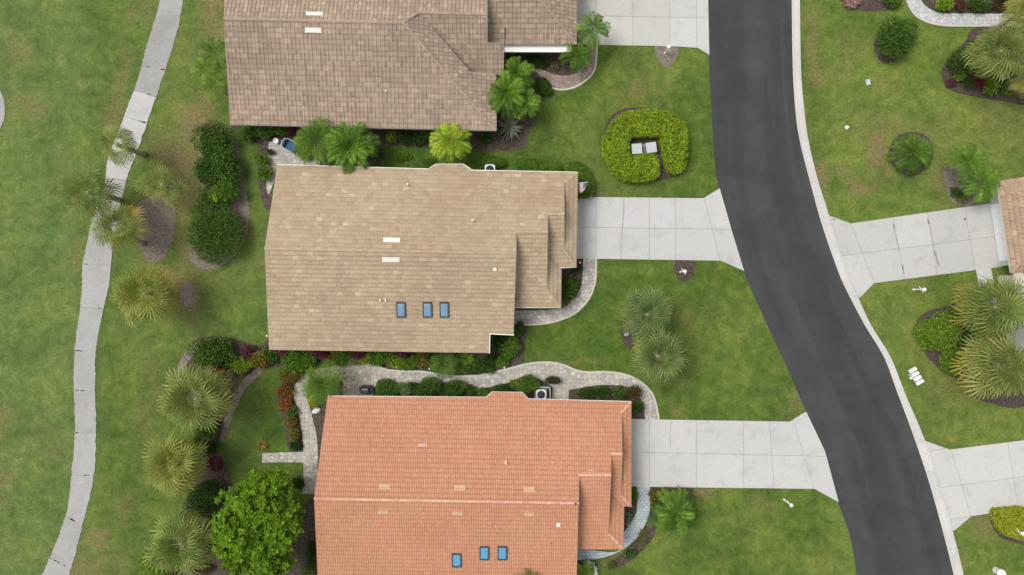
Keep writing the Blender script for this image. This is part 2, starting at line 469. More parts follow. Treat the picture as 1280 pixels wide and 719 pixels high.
def clip_half(poly, a, n):
    out = []
    for i in range(len(poly)):
        p = np.array(poly[i]); q = np.array(poly[(i + 1) % len(poly)])
        dp = (p - a) @ n; dq = (q - a) @ n
        if dp >= 0: out.append(tuple(p))
        if dp * dq < 0: out.append(tuple(p + (q - p) * dp / (dp - dq)))
    return out
def slabs(name, px, lines, z, mat, gap=0.012, tints=None, thick=0.05, var=0.05, cracks=()):
    """a concrete drive cut into slabs along joint lines (pairs of photo points)"""
    polys = [wpoly(px)]
    for l in lines:
        a, b_ = np.array(P(*l[0])[:2]), np.array(P(*l[1])[:2]); d = (b_ - a) / np.linalg.norm(b_ - a); n = np.array([-d[1], d[0]])
        res = []
        for p in polys:
            for sgn in (1, -1):
                c = clip_half(p, a + n * sgn * gap, n * sgn)
                if len(c) >= 3: res.append(c)
        polys = res
    mb = MB()
    mb.prism(wpoly(px), z - thick - .03, z - 0.022, 1)
    for p in polys:
        g = 1 + random.uniform(-var, var)
        t = (g, g, g * random.uniform(.985, 1.01))
        if tints:
            cx = sum(q[0] for q in p) / len(p); cy = sum(q[1] for q in p) / len(p); t = tuple(a * b2 for a, b2 in zip(t, tints(cx, cy)))
        mb.prism(p, z - thick, z, 0, t)
    # opened joints and hairline cracks with dirt in them
    for pts, w in cracks:
        e = [np.array(P(*q)[:2]) for q in catmull(pts, False, 8)]; l = []; r = []
        for i, q in enumerate(e):
            d = e[min(i + 1, len(e) - 1)] - e[max(i - 1, 0)]; d = d / np.linalg.norm(d); n = np.array([-d[1], d[0]]); ww = w * (.5 + .9 * random.random()) * min(1, .25 + 4 * min(i, len(e) - 1 - i) / len(e)); j = n * random.uniform(-.02, .02)
            l.append(tuple(q + n * ww + j)); r.append(tuple(q - n * ww + j))
        mb.prism(l + r[::-1], z - .01, z + .003, 2)
    o = mb.build(name, [mat, "joint", "rust_stain"]); tag(o, kind="structure"); return o
def ribbon_px(left, right, step=6):
    l = catmull(left, False, step); r = catmull(right, False, step); return l + r[::-1]
# ------------------------------------------------------------------ ground: one lawn sheet with its own dry and pale patches
def build_ground():
    xs = np.concatenate([np.linspace(-600, -48, 14)[:-1], np.arange(-48, 48.01, 0.22), np.linspace(48, 600, 14)[1:]])
    ys = np.concatenate([np.linspace(-600, -29, 14)[:-1], np.arange(-29, 29.01, 0.22), np.linspace(29, 600, 14)[1:]])
    X, Y = np.meshgrid(xs, ys); nx, ny = len(xs), len(ys)
    Z = (fnoise(X, Y, .8) - .5) * 0.012 - 0.004
    V = np.stack([X, Y, Z], -1).reshape(-1, 3)
    i = np.arange(nx * ny).reshape(ny, nx)
    F = np.stack([i[:-1, :-1], i[:-1, 1:], i[1:, 1:], i[1:, :-1]], -1).reshape(-1, 4)
    o = mesh_np("lawn_ground", V, [F], "lawn_grass")
    px = V[:, 0] * 15 + 640; py = 359.5 - V[:, 1] * 15
    wx = (fnoise(V[:, 0], V[:, 1], .45) - .5) * 44; wy = (fnoise(V[:, 0] + 50, V[:, 1] - 30, .45) - .5) * 44
    qx, qy = px + wx, py + wy
    def blobs(lst, acc):
        for cx, cy, rx, ry, a in lst:
            d = ((qx - cx) / rx) ** 2 + ((qy - cy) / ry) ** 2
            acc = np.maximum(acc, a * np.exp(-d * 0.9))
        return acc
    dry = blobs([(20, 70, 20, 16, .45), (42, 140, 20, 14, .5), (150, 110, 12, 45, .5), (142, 140, 12, 26, .5), (170, 22, 10, 10, .55), (190, 10, 8, 30, .35),
                 (268, 20, 10, 34, .75), (258, 105, 11, 40, .85), (240, 160, 20, 32, 1.0), (222, 200, 28, 26, .9), (233, 250, 16, 50, .75), (233, 367, 20, 26, .9),
                 (235, 310, 12, 30, .5), (198, 270, 34, 40, .5), (185, 500, 14, 70, .25), (155, 640, 18, 20, .35), (118, 675, 12, 9, .6), (108, 708, 20, 14, .6),
                 (150, 700, 20, 14, .4), (5, 615, 12, 24, .45), (4, 530, 10, 20, .4), (104, 318, 6, 26, .6), (60, 560, 30, 30, .2),
                 (800, 115, 14, 9, .35), (745, 238, 15, 7, .5), (838, 508, 9, 10, .5), (995, 500, 8, 14, .4), (848, 396, 18, 10, .4), (770, 708, 20, 10, .5),
                 (876, 614, 16, 7, .75), (962, 627, 12, 8, .45), (725, 458, 30, 4, .4), (858, 470, 8, 14, .3),
                 (1012, 55, 10, 44, .55), (1014, 98, 9, 12, .7), (1095, 190, 10, 18, .95), (1060, 214, 12, 9, .95), (1080, 234, 14, 9, .95), (1030, 225, 10, 18, .85),
                 (1108, 216, 6, 12, .6), (1105, 107, 14, 9, .35), (1130, 165, 60, 12, .3), (1182, 215, 8, 34, .5), (1232, 656, 20, 12, .55), (1142, 358, 18, 6, .5),
                 (1175, 425, 40, 6, .2), (1200, 484, 30, 12, .35), (1070, 60, 20, 25, .25), (1240, 140, 40, 40, .18), (1010, 380, 12, 20, .2), (1205, 700, 8, 20, .3)],
                np.zeros(len(V)))
    dry = dry + 0.14 * np.clip(fnoise(V[:, 0], V[:, 1], .25) * 3 - 1.35, 0, 1)
    strip = np.clip((qx - 120) / 40, 0, 1) * np.clip((345 - qx) / 30, 0, 1) * np.clip((470 - qy) / 60 + .45, .45, 1)
    left = np.clip((150 - qx) / 60, 0, 1)
    right = np.clip((qx - 1000) / 40, 0, 1)
    front = np.clip((qx - 640) / 40, 0, 1) * (1 - right)
    n = fnoise(V[:, 0], V[:, 1], .22)
    light = right * (.66 + .6 * (n - .5)) + strip * .28 + left * .15 + front * np.clip(.18 + 1.3 * (n - .5), 0, .6)
    light = blobs([(770, 95, 22, 16, .55), (705, 150, 14, 40, .4), (880, 90, 12, 40, .35), (900, 440, 50, 60, .45), (930, 470, 40, 40, .5), (900, 650, 60, 40, .35),
                   (280, 385, 20, 14, .5), (1200, 100, 60, 30, .6), (760, 340, 90, 20, .2)], light)
    pale = left * .85 + strip * .35
    mask = np.stack([np.clip(dry, 0, 1), np.clip(light, 0, 1), np.clip(pale, 0, 1), np.ones(len(V))], -1).astype(np.float32)
    at = o.data.attributes.new("mask", 'FLOAT_COLOR', 'POINT'); at.data.foreach_set("color", mask.ravel())
    tag(o, kind="structure")
build_ground()

# ------------------------------------------------------------------ road, kerb, cart path
ROAD_L = [(882, -160), (883, -60), (884, 0), (886, 70), (889.5, 140), (893.5, 205), (899, 236), (914, 290), (929, 338), (957, 402), (985, 462), (1007, 514), (1020, 540), (1030, 564), (1047, 626), (1062, 669), (1071, 719), (1080, 790), (1086, 880)]
ROAD_R = [(988, -160), (989, -60), (989.5, 0), (991, 90), (995, 147), (1000.5, 180), (1011, 222), (1027, 280), (1046, 335), (1056.5, 360), (1080, 405), (1105, 447), (1122, 492), (1140, 540), (1160, 599), (1177, 659), (1192, 719), (1206, 790), (1218, 880)]
KERB_O = [(998, -160), (999, -60), (999.5, 0), (1001, 90), (1006, 147), (1011, 180), (1021, 222), (1036, 270), (1056, 335), (1067, 360), (1087.5, 405), (1113, 447), (1132, 495), (1151.5, 540), (1172, 599), (1189, 659), (1204, 719), (1218, 790), (1230, 880)]
def strip_mesh(name, left, right, z, mat, cross=10, prof=None, mats=None, step=8):
    l = catmull(left, False, step); r = catmull(right, False, step); n = len(l)
    l = np.array([P(*p) for p in l]); r = np.array([P(*p) for p in r])
    # resample both by index of the shorter list fraction
    def res(a, k):
        d = np.concatenate([[0], np.cumsum(np.linalg.norm(np.diff(a, axis=0), axis=1))]); t = np.linspace(0, d[-1], k)
        return np.stack([np.interp(t, d, a[:, i]) for i in range(3)], -1), d[-1]
    K = 160
    l, ll = res(l, K); r, rl = res(r, K)
    U = np.linspace(0, 1, cross + 1)
    V = l[:, None, :] * (1 - U)[None, :, None] + r[:, None, :] * U[None, :, None]
    V[..., 2] = z
    if prof is not None: V[..., 2] += np.array([prof(u) for u in U])[None, :]
    i = np.arange(K * (cross + 1)).reshape(K, cross + 1)
    F = np.stack([i[:-1, :-1], i[1:, :-1], i[1:, 1:], i[:-1, 1:]], -1).reshape(-1, 4)
    # make normals point up
    v0, v1, v2 = (V.reshape(-1, 3)[F[0, q]] for q in range(3))
    if np.cross(v1 - v0, v2 - v0)[2] < 0: F = F[:, ::-1]
    o = mesh_np(name, V.reshape(-1, 3), [F], mat, np.ones((K * (cross + 1), 3)))
    w = np.linalg.norm(r - l, axis=1)
    uvv = np.stack([np.broadcast_to(U[None, :] * w[:, None], (K, cross + 1)), np.broadcast_to(np.linspace(0, ll, K)[:, None], (K, cross + 1))], -1).reshape(-1, 2)
    ul = o.data.uv_layers.new(name="UVMap")
    li = np.zeros(len(o.data.loops), np.int32); o.data.loops.foreach_get("vertex_index", li)
    ul.data.foreach_set("uv", uvv[li].astype(np.float32).ravel())
    tag(o, kind="structure")
    return o
strip_mesh("road", ROAD_L, ROAD_R, 0.012, "asphalt", 12, lambda u: 0.05 * math.sin(math.pi * u))

def build_kerb():
    l = catmull(ROAD_R, False, 8); r = catmull(KERB_O, False, 8)
    l = np.array([P(*p)[:2] for p in l]); r = np.array([P(*p)[:2] for p in r])
    def res(a, k):
        d = np.concatenate([[0], np.cumsum(np.linalg.norm(np.diff(a, axis=0), axis=1))]); t = np.linspace(0, d[-1], k)
        return np.stack([np.interp(t, d, a[:, i]) for i in range(2)], -1)
    K = 29 * 6 + 1
    l, r = res(l, K), res(r, K)
    prof = [(0.0, -.05), (0.0, .022), (.42, .03), (.62, .10), (.94, .115), (1.0, .10), (1.0, -.05)]
    mb = MB()
    for s in range(0, K - 1, 6):                       # one cast length, then a joint
        g = 1 + random.uniform(-.06, .05)
        vs_ = []; fs = []
        for q in range(7):
            k = s + q
            a, b_ = l[k], r[k]
            if q == 6:
                a = a + (l[k - 1] - l[k]) * .02; b_ = b_ + (r[k - 1] - r[k]) * .02
            for u, z in prof: vs_.append((*(a + (b_ - a) * u), z))
        n = len(prof)
        for q in range(6):
            for j in range(n - 1):
                fs.append((q * n + j, q * n + j + 1, (q + 1) * n + j + 1, (q + 1) * n + j))
        fs.append(tuple(range(n))); fs.append(tuple(range(6 * n + n - 1, 6 * n - 1, -1)))
        mb.add(vs_, [f[::-1] for f in fs], 0, (g, g, g * .99))
    tag(mb.build("kerb", ["concrete_kerb"]), kind="structure")
build_kerb()

CP_L = [(206, -60), (200, 0), (186, 50), (172, 100), (152, 155), (136, 197), (130, 237), (117, 270), (104, 330), (103, 360), (94, 435), (92.5, 472), (94, 540), (89, 601), (82, 646), (53, 719), (25, 775)]
CP_R = [(234, -60), (229, 0), (220, 45), (205, 92), (175, 180), (160, 220), (150, 260), (141, 310), (135, 360), (121, 430), (119, 485), (120, 540), (117, 597), (102, 661), (86, 719), (60, 775)]
def build_cart_path():
    l = catmull(CP_L, False, 10); r = catmull(CP_R, False, 10)
    poly = [tuple(P(*p)[:2]) for p in l + r[::-1]]
    jl = [(-20, 0), (20, -1), (82, 6), (113, 8), (146, 8), (222, 4), (262, 3), (330, 2), (384, 2), (438, 2), (488, 1), (541, -1), (594, 0), (645, 12), (697, 14)]
    mb = MB(); mb.prism(jitter_poly(poly, .12, .05, 4), -.06, 0.033, 0, (.86, .85, .83))
    ys = [-70] + [y for y, _ in jl] + [790]
    def cut(y, dy): return ((0, y - dy * 2.2), (250, y + dy * 2.2))
    prev = None
    for i in range(len(ys) - 1):
        # pieces between successive joint rows: gather edge points by photo y
        y0, y1 = ys[i], ys[i + 1]; s0 = dict(jl).get(y0, 0); s1 = dict(jl).get(y1, 0)
        L_ = [p for p in l if y0 + 1 < p[1] < y1 - 1]; R_ = [p for p in r if y0 + s0 + 1 < p[1] < y1 + s1 - 1]
        def atp(path, y):
            a = np.array(path); return (float(np.interp(y, a[:, 1], a[:, 0])), y)
        pl = [atp(l, y0 + .12)] + L_ + [atp(l, y1 - .12)] + ([atp(r, y1 + s1 - .12)] + R_[::-1] + [atp(r, y0 + s0 + .12)])
        w = [tuple(P(*p)[:2]) for p in pl]
        w = jitter_poly(w, .08, .095, 4)
        g = {113: 1.30, 146: 1.28, 20: .88, 82: .90, -20: .95}.get(y0, 1 + random.uniform(-.05, .05))
        mb.prism(w, -.04, 0.036, 0, (g, g, g))
    tag(mb.build("cart_path", ["concrete_path", "joint"]), kind="structure")
build_cart_path()
sheet("path", [(-60, 90), (-20, 95), (-4, 108), (4, 122), (6, 135), (5, 148), (1, 158), (-10, 170), (-60, 180), (-60, 170), (-18, 160), (-8, 147), (-5, 135), (-8, 122), (-18, 108), (-60, 100)], 0.02, "concrete_path", True, .05)

# ------------------------------------------------------------------ driveways
slabs("driveway", [(718, -70), (887, -70), (885, 0), (886.5, 69), (871.5, 60), (838, 58), (716, 56)],
      [((791, -70), (791, 80)), ((837, -70), (837.5, 80)), ((870, -70), (871, 80)), ((837.5, 22), (890, 23)), ((745, -70), (745, 80))], 0.055, "concrete_drive",
      tints=lambda x, y: (1.03, 1.03, 1.02) if x > P(837, 0).x else (.97, .965, .91))
slabs("driveway", [(700, 246), (879, 248), (899.5, 235.5), (915, 290), (930, 339), (901, 326), (700, 323)],
      [((745, 230), (745, 340)), ((780.5, 230), (775.5, 340)), ((811.5, 230), (811.5, 340)), ((844, 230), (844.5, 340)), ((878, 240), (902, 333)), ((700, 284), (925, 287))], 0.055, "concrete_drive", cracks=[([(780, 250), (779.5, 268), (777, 288), (774.5, 305), (775, 322)], .016)], tints=lambda x, y: (1, 1, 1.005))
slabs("driveway", [(770, 523.5), (987, 527), (1007.5, 514.5), (1031, 564), (1048, 627.5), (1018, 611), (770, 608)],
      [((811.5, 500), (811.5, 620)), ((870, 500), (870.5, 620)), ((929, 500), (929.5, 620)), ((961, 520), (968, 620)), ((991, 524), (1019, 617)), ((770, 564.5), (1060, 571))], 0.055, "concrete_drive", cracks=[([(840, 524), (837.5, 540), (838.5, 562)], .014), ([(870, 528), (870, 562)], .012)], tints=lambda x, y: (1, 1, 1.005))
slabs("driveway", [(1031.5, 268), (1036, 269.5), (1063, 279.5), (1262, 251), (1272, 331), (1092, 354), (1076, 371), (1071, 373), (1061, 358), (1051, 333)],
      [((1063, 279), (1092, 354)), ((1114, 260), (1132, 360)), ((1158, 260), (1173, 360)), ((1204, 250), (1220, 350)), ((1052, 320), (1280, 291))], 0.055, "concrete_drive", cracks=[([(1116, 279), (1117.5, 287)], .05), ([(1117, 286), (1124, 316)], .02), ([(1127, 330), (1130, 343)], .05), ([(1159, 273), (1161, 281)], .055), ([(1161, 280), (1168, 314)], .02), ([(1167, 313), (1173, 332)], .065), ([(1205, 272), (1206, 276)], .07), ([(1040, 274), (1044, 275)], .05)], tints=lambda x, y: (.955, .955, .945))
slabs("driveway", [(1150, 548.5), (1155, 550.5), (1187, 562), (1360, 540), (1380, 624), (1281, 637), (1214, 645), (1193, 662.5), (1187.5, 665), (1167, 599)],
      [((1160, 565), (1196, 557)), ((1188, 560), (1214, 648)), ((1257, 540), (1274, 645)), ((1320, 540), (1335, 645)), ((1165, 611), (1380, 582)), ((1180, 650), (1215, 645))], 0.055, "concrete_drive", tints=lambda x, y: (1, 1, .99))
slabs("path", [(1219, 336), (1238, 334), (1246, 378), (1229, 380)], [], 0.052, "concrete_drive")

# ------------------------------------------------------------------ paved walks
WN = [0]
def walk(name, left, right, mat, edging_side=None, z=None):
    WN[0] += 1; z = 0.040 + 0.001 * WN[0]
    poly = [tuple(P(*p)[:2]) for p in ribbon_px(left, right)]
    mb = MB(); mb.prism(jitter_poly(poly, .15, .015), z - .06, z, 0)
    if edging_side is not None:
        e = catmull(edging_side, False, 6); e = [np.array(P(*p)[:2]) for p in e]
        w = []
        for i, p in enumerate(e):
            d = e[min(i + 1, len(e) - 1)] - e[max(i - 1, 0)]; d = d / np.linalg.norm(d); n = np.array([-d[1], d[0]])
            w.append((p - n * .05, p + n * .09))
        poly2 = [tuple(a) for a, _ in w] + [tuple(b_) for _, b_ in w][::-1]
        mb.prism(poly2, z - .05, z + .018, 1)
    o = mb.build(name, [mat, "paver_edging"]); tag(o, kind="structure"); return o
w1o = [(746, 56), (743.5, 85), (735, 98), (720, 108), (704, 112), (690, 110), (682, 105)]
walk("brick_walk", w1o, [(733, 56), (732, 75), (722, 90), (706, 95), (690, 92), (672, 84), (664, 80)], "brick_paver", w1o)
w2o = [(745, 322), (744, 350), (736, 373), (719, 391), (696, 401), (675, 405), (656, 405.5), (630, 404)]
walk("front_walk", w2o, [(729, 322), (727, 355), (717, 372), (706, 383), (690, 387), (660, 388), (630, 388)], "flagstone", w2o)
up = [(466, 455), (482, 462), (500, 464), (530, 465), (555, 469.5), (580, 470.5), (600, 469), (620, 465), (640, 460), (655, 456), (672, 453.5), (690, 453.5), (705, 457), (720, 463), (735, 465.5), (755, 465), (775, 467), (793, 473), (808, 484), (818, 499), (823.5, 526)]
lo = [(464, 480), (490, 479), (510, 481), (540, 479), (558, 483), (585, 486), (602, 485), (617, 483), (640, 477), (655, 470), (672, 473), (690, 483), (700, 487), (712, 487), (725, 485), (745, 481.5), (770, 481.5), (783, 484), (797, 494), (804, 506), (806.5, 526)]
walk("stone_walk", up, lo, "flagstone", up)
walk("stone_walk", [(692, 478), (690, 490), (689, 510)], [(711, 480), (711, 490), (711, 510)], "flagstone", None)
sheet("patio", [(390, 468), (396, 461), (411, 459), (425, 456), (447, 453), (471, 454), (472, 462), (484, 462), (484, 480), (467, 485), (466, 505), (429, 505), (429, 476), (424, 471), (412, 471), (396, 474)], 0.038, "flagstone_warm", False, .02)
walk("stone_walk", [(379, 466), (369, 482), (367.5, 497), (372, 510), (376, 530), (379, 552), (379.5, 590), (378, 617)], [(389, 468), (385, 480), (383.5, 497), (389, 515), (396, 547), (397.5, 575), (396, 600), (394, 617)], "flagstone", None)
sheet("path", [(328, 566.5), (381, 564.5), (381, 578), (328, 578)], 0.037, "flagstone", False, .02)
w5o = [(812.5, 606), (812, 637), (806, 656), (795, 673), (778, 687), (760, 695), (740, 699), (700, 700)]
walk("front_walk", w5o, [(796, 606), (796, 637), (789, 653), (780, 666), (778, 684), (765, 690), (740, 688), (700, 686)], "blue_paver", None)
w6o = [(1131, -14), (1133, 0), (1140, 15), (1152, 25), (1170, 31), (1200, 33), (1290, 32)]
walk("front_walk", w6o, [(1149, -14), (1151, 0), (1158, 9), (1172, 15.5), (1190, 17), (1240, 17.5), (1290, 18)], "grey_paver", w6o)
sheet("patio", [(336, 178), (350, 174), (376, 188), (400, 202), (400, 222), (345, 222), (336, 244), (333, 235)], 0.037, "flagstone", False, .03)

# ------------------------------------------------------------------ planting beds
BEDN = [0]
def bed(px, mat="mulch_dark", z=None, amp=.07, smooth=True):
    BEDN[0] += 1
    sheet("planting_bed", px, 0.006 + 0.0009 * BEDN[0], mat, smooth, amp, .12, seed=BEDN[0])
bed([(292, 150), (350, 150), (480, 150), (600, 150), (622, 120), (612, 80), (632, 50), (720, 50), (735, 62), (732, 78), (722, 92), (700, 98), (684, 108), (678, 130), (662, 165), (652, 186), (600, 188), (520, 184), (480, 182), (478, 200), (440, 206), (380, 204), (374, 186), (350, 176), (330, 182), (300, 168)])
bed([(324, 184), (337, 180), (337, 232), (345, 250), (333, 262), (325, 240), (322, 205)], "mulch_dark")
bed([(284, 158), (297, 178), (302, 205), (307, 235), (311, 262), (308, 295), (295, 318), (275, 334), (254, 337), (237, 324), (240, 300), (254, 268), (250, 225), (249, 190), (254, 168), (268, 158)], "mulch_grey")
bed([(172, 258), (188, 246), (208, 246), (219, 262), (216, 298), (206, 320), (189, 330), (178, 316), (169, 288)], "mulch_grey", amp=.16)
bed([(228, 360), (236, 352), (244, 366), (238, 382), (226, 376)], "mulch_grey", amp=.1)
bed([(222, 462), (232, 442), (246, 424), (270, 420), (300, 426), (326, 432), (336, 420), (346, 420), (480, 428), (600, 432), (650, 402), (659, 412), (655, 440), (652, 456), (620, 464), (585, 471), (555, 470), (520, 465), (482, 462), (440, 456), (400, 462), (386, 468), (370, 462), (345, 458), (318, 464), (298, 480), (288, 505), (278, 535), (272, 575), (290, 600), (290, 740), (186, 740), (190, 690), (214, 655), (238, 610), (240, 560), (248, 520), (226, 486)])
bed([(220, 474), (226, 450), (238, 433), (250, 427), (244, 440), (233, 456), (229, 472)], "mulch_grey", amp=.04)
bed([(322, 460), (302, 478), (286, 510), (275, 545), (282, 545), (293, 514), (308, 485), (326, 468)], "mulch_grey", amp=.05)
bed([(348, 484), (366, 476), (370, 500), (376, 530), (379, 566), (362, 565), (356, 535), (350, 512)])
bed([(384, 500), (400, 490), (425, 470), (432, 478), (432, 505), (415, 560), (410, 740), (340, 740), (378, 640), (394, 615), (397, 575), (395, 545), (386, 515)])
bed([(464, 482), (500, 481), (540, 480), (585, 487), (610, 485), (640, 478), (655, 471), (674, 474), (690, 484), (690, 510), (464, 508)])
bed([(711, 488), (745, 482), (780, 483), (798, 496), (806, 523), (780, 523), (780, 512), (711, 512)])
bed([(784, 607), (797, 607), (796, 640), (780, 668), (770, 668), (770, 612)])
bed([(812, 607), (840, 608), (864, 609), (867, 618), (858, 632), (835, 640), (820, 652), (818, 668), (800, 692), (775, 708), (760, 706), (780, 690), (796, 673), (807, 655), (812.5, 637)])
bed([(706, 699), (742, 702), (747, 716), (744, 740), (706, 740)])
bed([(690, 328), (729, 323), (727, 355), (717, 372), (706, 383), (690, 384)])
bed([(757, 158), (770, 140), (800, 134), (845, 145), (858, 165), (858, 200), (846, 220), (815, 226), (785, 230), (763, 216), (752, 190)])
bed([(819, 58), (846, 58), (846, 72), (836, 83), (826, 79)], "mulch_grey"); bed([(844, 325), (868, 326), (867, 340), (858, 353), (846, 346)])
bed([(1093, 62), (1094, 50), (1110, 42), (1126, 55), (1122, 72), (1108, 80), (1098, 74)])
bed([(1111, 190), (1120, 172), (1140, 165), (1160, 172), (1167, 192), (1156, 212), (1136, 221), (1118, 210)])
bed([(1178, 215), (1190, 205), (1215, 210), (1240, 225), (1262, 228), (1262, 255), (1210, 258), (1188, 250)], "mulch_grey")
bed([(1177, 92), (1186, 72), (1206, 52), (1222, 34), (1300, 34), (1300, 124), (1250, 126), (1215, 120), (1186, 112)])
bed([(1048, -20), (1052, 4), (1066, 12), (1090, 14), (1120, 10), (1130, -4), (1126, -20)])
bed([(1152, -20), (1158, 6), (1172, 14), (1195, 16), (1290, 16), (1290, -20)])
bed([(1146, 405), (1158, 390), (1185, 382), (1215, 370), (1290, 380), (1290, 500), (1230, 502), (1205, 480), (1175, 462), (1152, 435)])
bed([(1237, 645), (1245, 636), (1300, 632), (1300, 682), (1268, 678), (1246, 668)])
bed([(776, 412), (790, 402), (806, 412), (800, 432), (784, 434)], amp=.12); bed([(800, 440), (815, 432), (832, 440), (830, 456), (812, 460)], amp=.12)
# ------------------------------------------------------------------ houses
def clip_convex(poly, tri):
    for i in range(3):
        a = tri[i]; b_ = tri[(i + 1) % 3]; e = (b_[0] - a[0], b_[1] - a[1]); out = []
        for k in range(len(poly)):
            p = poly[k]; q = poly[(k + 1) % len(poly)]
            dp = e[0] * (p[1] - a[1]) - e[1] * (p[0] - a[0]); dq = e[0] * (q[1] - a[1]) - e[1] * (q[0] - a[0])
            if dp >= -1e-9: out.append(p)
            if (dp > 1e-9 and dq < -1e-9) or (dp < -1e-9 and dq > 1e-9):
                t = dp / (dp - dq); out.append((p[0] + (q[0] - p[0]) * t, p[1] + (q[1] - p[1]) * t))
        poly = out
        if len(poly) < 3: return []
    return poly

class Face:
    """one roof plane: corner points in space, direction of its eave, slab below, tiles above"""
    def __init__(s, pts, plane, eave):
        s.pts = [Vector(p) for p in pts]; s.plane = plane
        n = plane.n
        u = Vector(eave[1]) - Vector(eave[0]); u -= n * u.dot(n); u.normalize()
        v = n.cross(u)
        if v.z < 0: v = -v; u = -u
        if u.cross(v).dot(n) < 0: u = -u
        s.u, s.v, s.n = u, v, n
        o = min(s.pts, key=lambda p: (p - s.pts[0]).dot(v)); s.o = o
        s.uv = [((p - o).dot(u), (p - o).dot(v)) for p in s.pts]
        s.xy = [(p.x, p.y) for p in s.pts]

def tiles(face, w, course, prof, lift, tintf, stagger=True, stain_shade=.85):  # last factor darkens each tile's lower band as a painted course shadow
    """prof: list of (fraction across tile, height); returns V list, quads, tints"""
    V = []; F = []; T = []
    uv = face.uv
    umin = min(p[0] for p in uv); umax = max(p[0] for p in uv); vmax = max(p[1] for p in uv); vmin = min(p[1] for p in uv)
    tris = tessellate_polygon([[Vector((a, b_, 0)) for a, b_ in uv]])
    T2 = []
    for t in tris:
        tr = [uv[i] for i in t]
        if (tr[1][0] - tr[0][0]) * (tr[2][1] - tr[0][1]) - (tr[1][1] - tr[0][1]) * (tr[2][0] - tr[0][0]) < 0: tr = tr[::-1]
        T2.append(tr)
    poly = np.array(uv)
    nj = int((vmax - vmin) / course) + 2; j0 = math.floor(vmin / course)
    fr = [p[0] for p in prof]; hh = [p[1] for p in prof]
    o, uu, vv, nn = (np.array(x) for x in (face.o, face.u, face.v, face.n))
    def pt(a, b_, h): return o + uu * a + vv * b_ + nn * h
    rnd = random.Random(len(uv) * 31 + int(umax * 10))
    for j in range(j0, j0 + nj):
        v0 = j * course; v1 = v0 + course
        off = (0.5 * w if (stagger and j % 2) else 0.0)
        i0 = math.floor((umin - off) / w) - 1; i1 = math.ceil((umax - off) / w) + 1
        us = np.array([[(i * w + off) + f * w for f in fr] for i in range(i0, i1)])
        lo_in = inside(poly, us.ravel(), np.full(us.size, v0 + 1e-4)).reshape(us.shape)
        hi_in = inside(poly, us.ravel(), np.full(us.size, v1 - 1e-4)).reshape(us.shape)
        for ti in range(i1 - i0):
            if not (us[ti, -1] > umin and us[ti, 0] < umax): continue
            c0 = pt((us[ti, 0] + us[ti, -1]) / 2, v0 + course / 2, 0)
            tint = None
            for k in range(len(fr) - 1):
                ua, ub = us[ti, k], us[ti, k + 1]
                full = lo_in[ti, k] and lo_in[ti, k + 1] and hi_in[ti, k] and hi_in[ti, k + 1]
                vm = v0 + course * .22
                if full: pcs = [[(ua, v0), (ub, v0), (ub, vm), (ua, vm)], [(ua, vm), (ub, vm), (ub, v1), (ua, v1)]]
                else:
                    if ub < umin or ua > umax: continue
                    qs = ([(ua, v0), (ub, v0), (ub, vm), (ua, vm)], [(ua, vm), (ub, vm), (ub, v1), (ua, v1)])
                    pcs = [c for q in qs for c in (clip_convex(q, t) for t in T2) if c]
                    if not pcs: continue
                if tint is None: tint = tintf(c0, rnd, ti + i0, j)
                def H(a, b_):
                    f = (a - ua) / (ub - ua)
                    return hh[k] * (1 - f) + hh[k + 1] * f + lift * (1 - (b_ - v0) / course) + .012
                for pc in pcs:
                    n0 = len(V)
                    # lower edge of each tile: course shadow line painted into the tint
                    tn = tuple(c * stain_shade for c in tint) if max(p[1] for p in pc) < vm + 1e-6 else tint
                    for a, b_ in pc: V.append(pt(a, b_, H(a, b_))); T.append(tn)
                    F.append(tuple(range(n0, n0 + len(pc))))
                if full:          # nose of the tile
                    n0 = len(V)
                    for a, b_, h in ((ua, v0, hh[k] + lift + .012), (ua, v0, 0), (ub, v0, 0), (ub, v0, hh[k + 1] + lift + .012)): V.append(pt(a, b_, h)); T.append(tint)
                    F.append((n0, n0 + 1, n0 + 2, n0 + 3))
    return V, F, T

def caps(p0, p1, rad, pitch, tintf, V, F, T, lift=.03):
    """rounded ridge tiles laid end to end from p0 to p1"""
    p0, p1 = Vector(p0), Vector(p1); d = p1 - p0; l = d.length; d.normalize(); k = max(1, round(l / pitch))
    side = d.cross(Vector((0, 0, 1))).normalized(); up = side.cross(d).normalized()
    rnd = random.Random(int(l * 100))
    for i in range(k):
        a = p0 + d * (l * i / k) - d * .02; b_ = p0 + d * (l * (i + 1) / k) + d * .03
        t = tintf(np.array(a), rnd, i, 0); n0 = len(V); m_ = 6
        for q, rr, lf in ((a, rad * 1.10, lift + .02), (b_, rad * .92, lift)):
            for s in range(m_ + 1):
                th = math.pi * s / m_
                V.append(np.array(q + side * math.cos(th) * rr + up * (math.sin(th) * rr * .75 + lf - .03))); T.append(t)
        for s in range(m_): F.append((n0 + s, n0 + s + 1, n0 + m_ + 1 + s + 1, n0 + m_ + 1 + s))
        F.append(tuple(range(n0, n0 + m_ + 1)))

def np_build(name, V, F, T, mats, parent):
    by = {}
    for f in F: by.setdefault(len(f), []).append(f)
    return mesh_np(name, np.array(V), [np.array(x) for x in by.values()], mats, np.array(T), parent)

def roof_z(faces, x, y):
    best = None
    for f in faces:
        if inside(f.xy, np.array([x]), np.array([y]))[0]:
            z = f.plane.z(x, y); best = z if best is None else max(best, z)
    return best

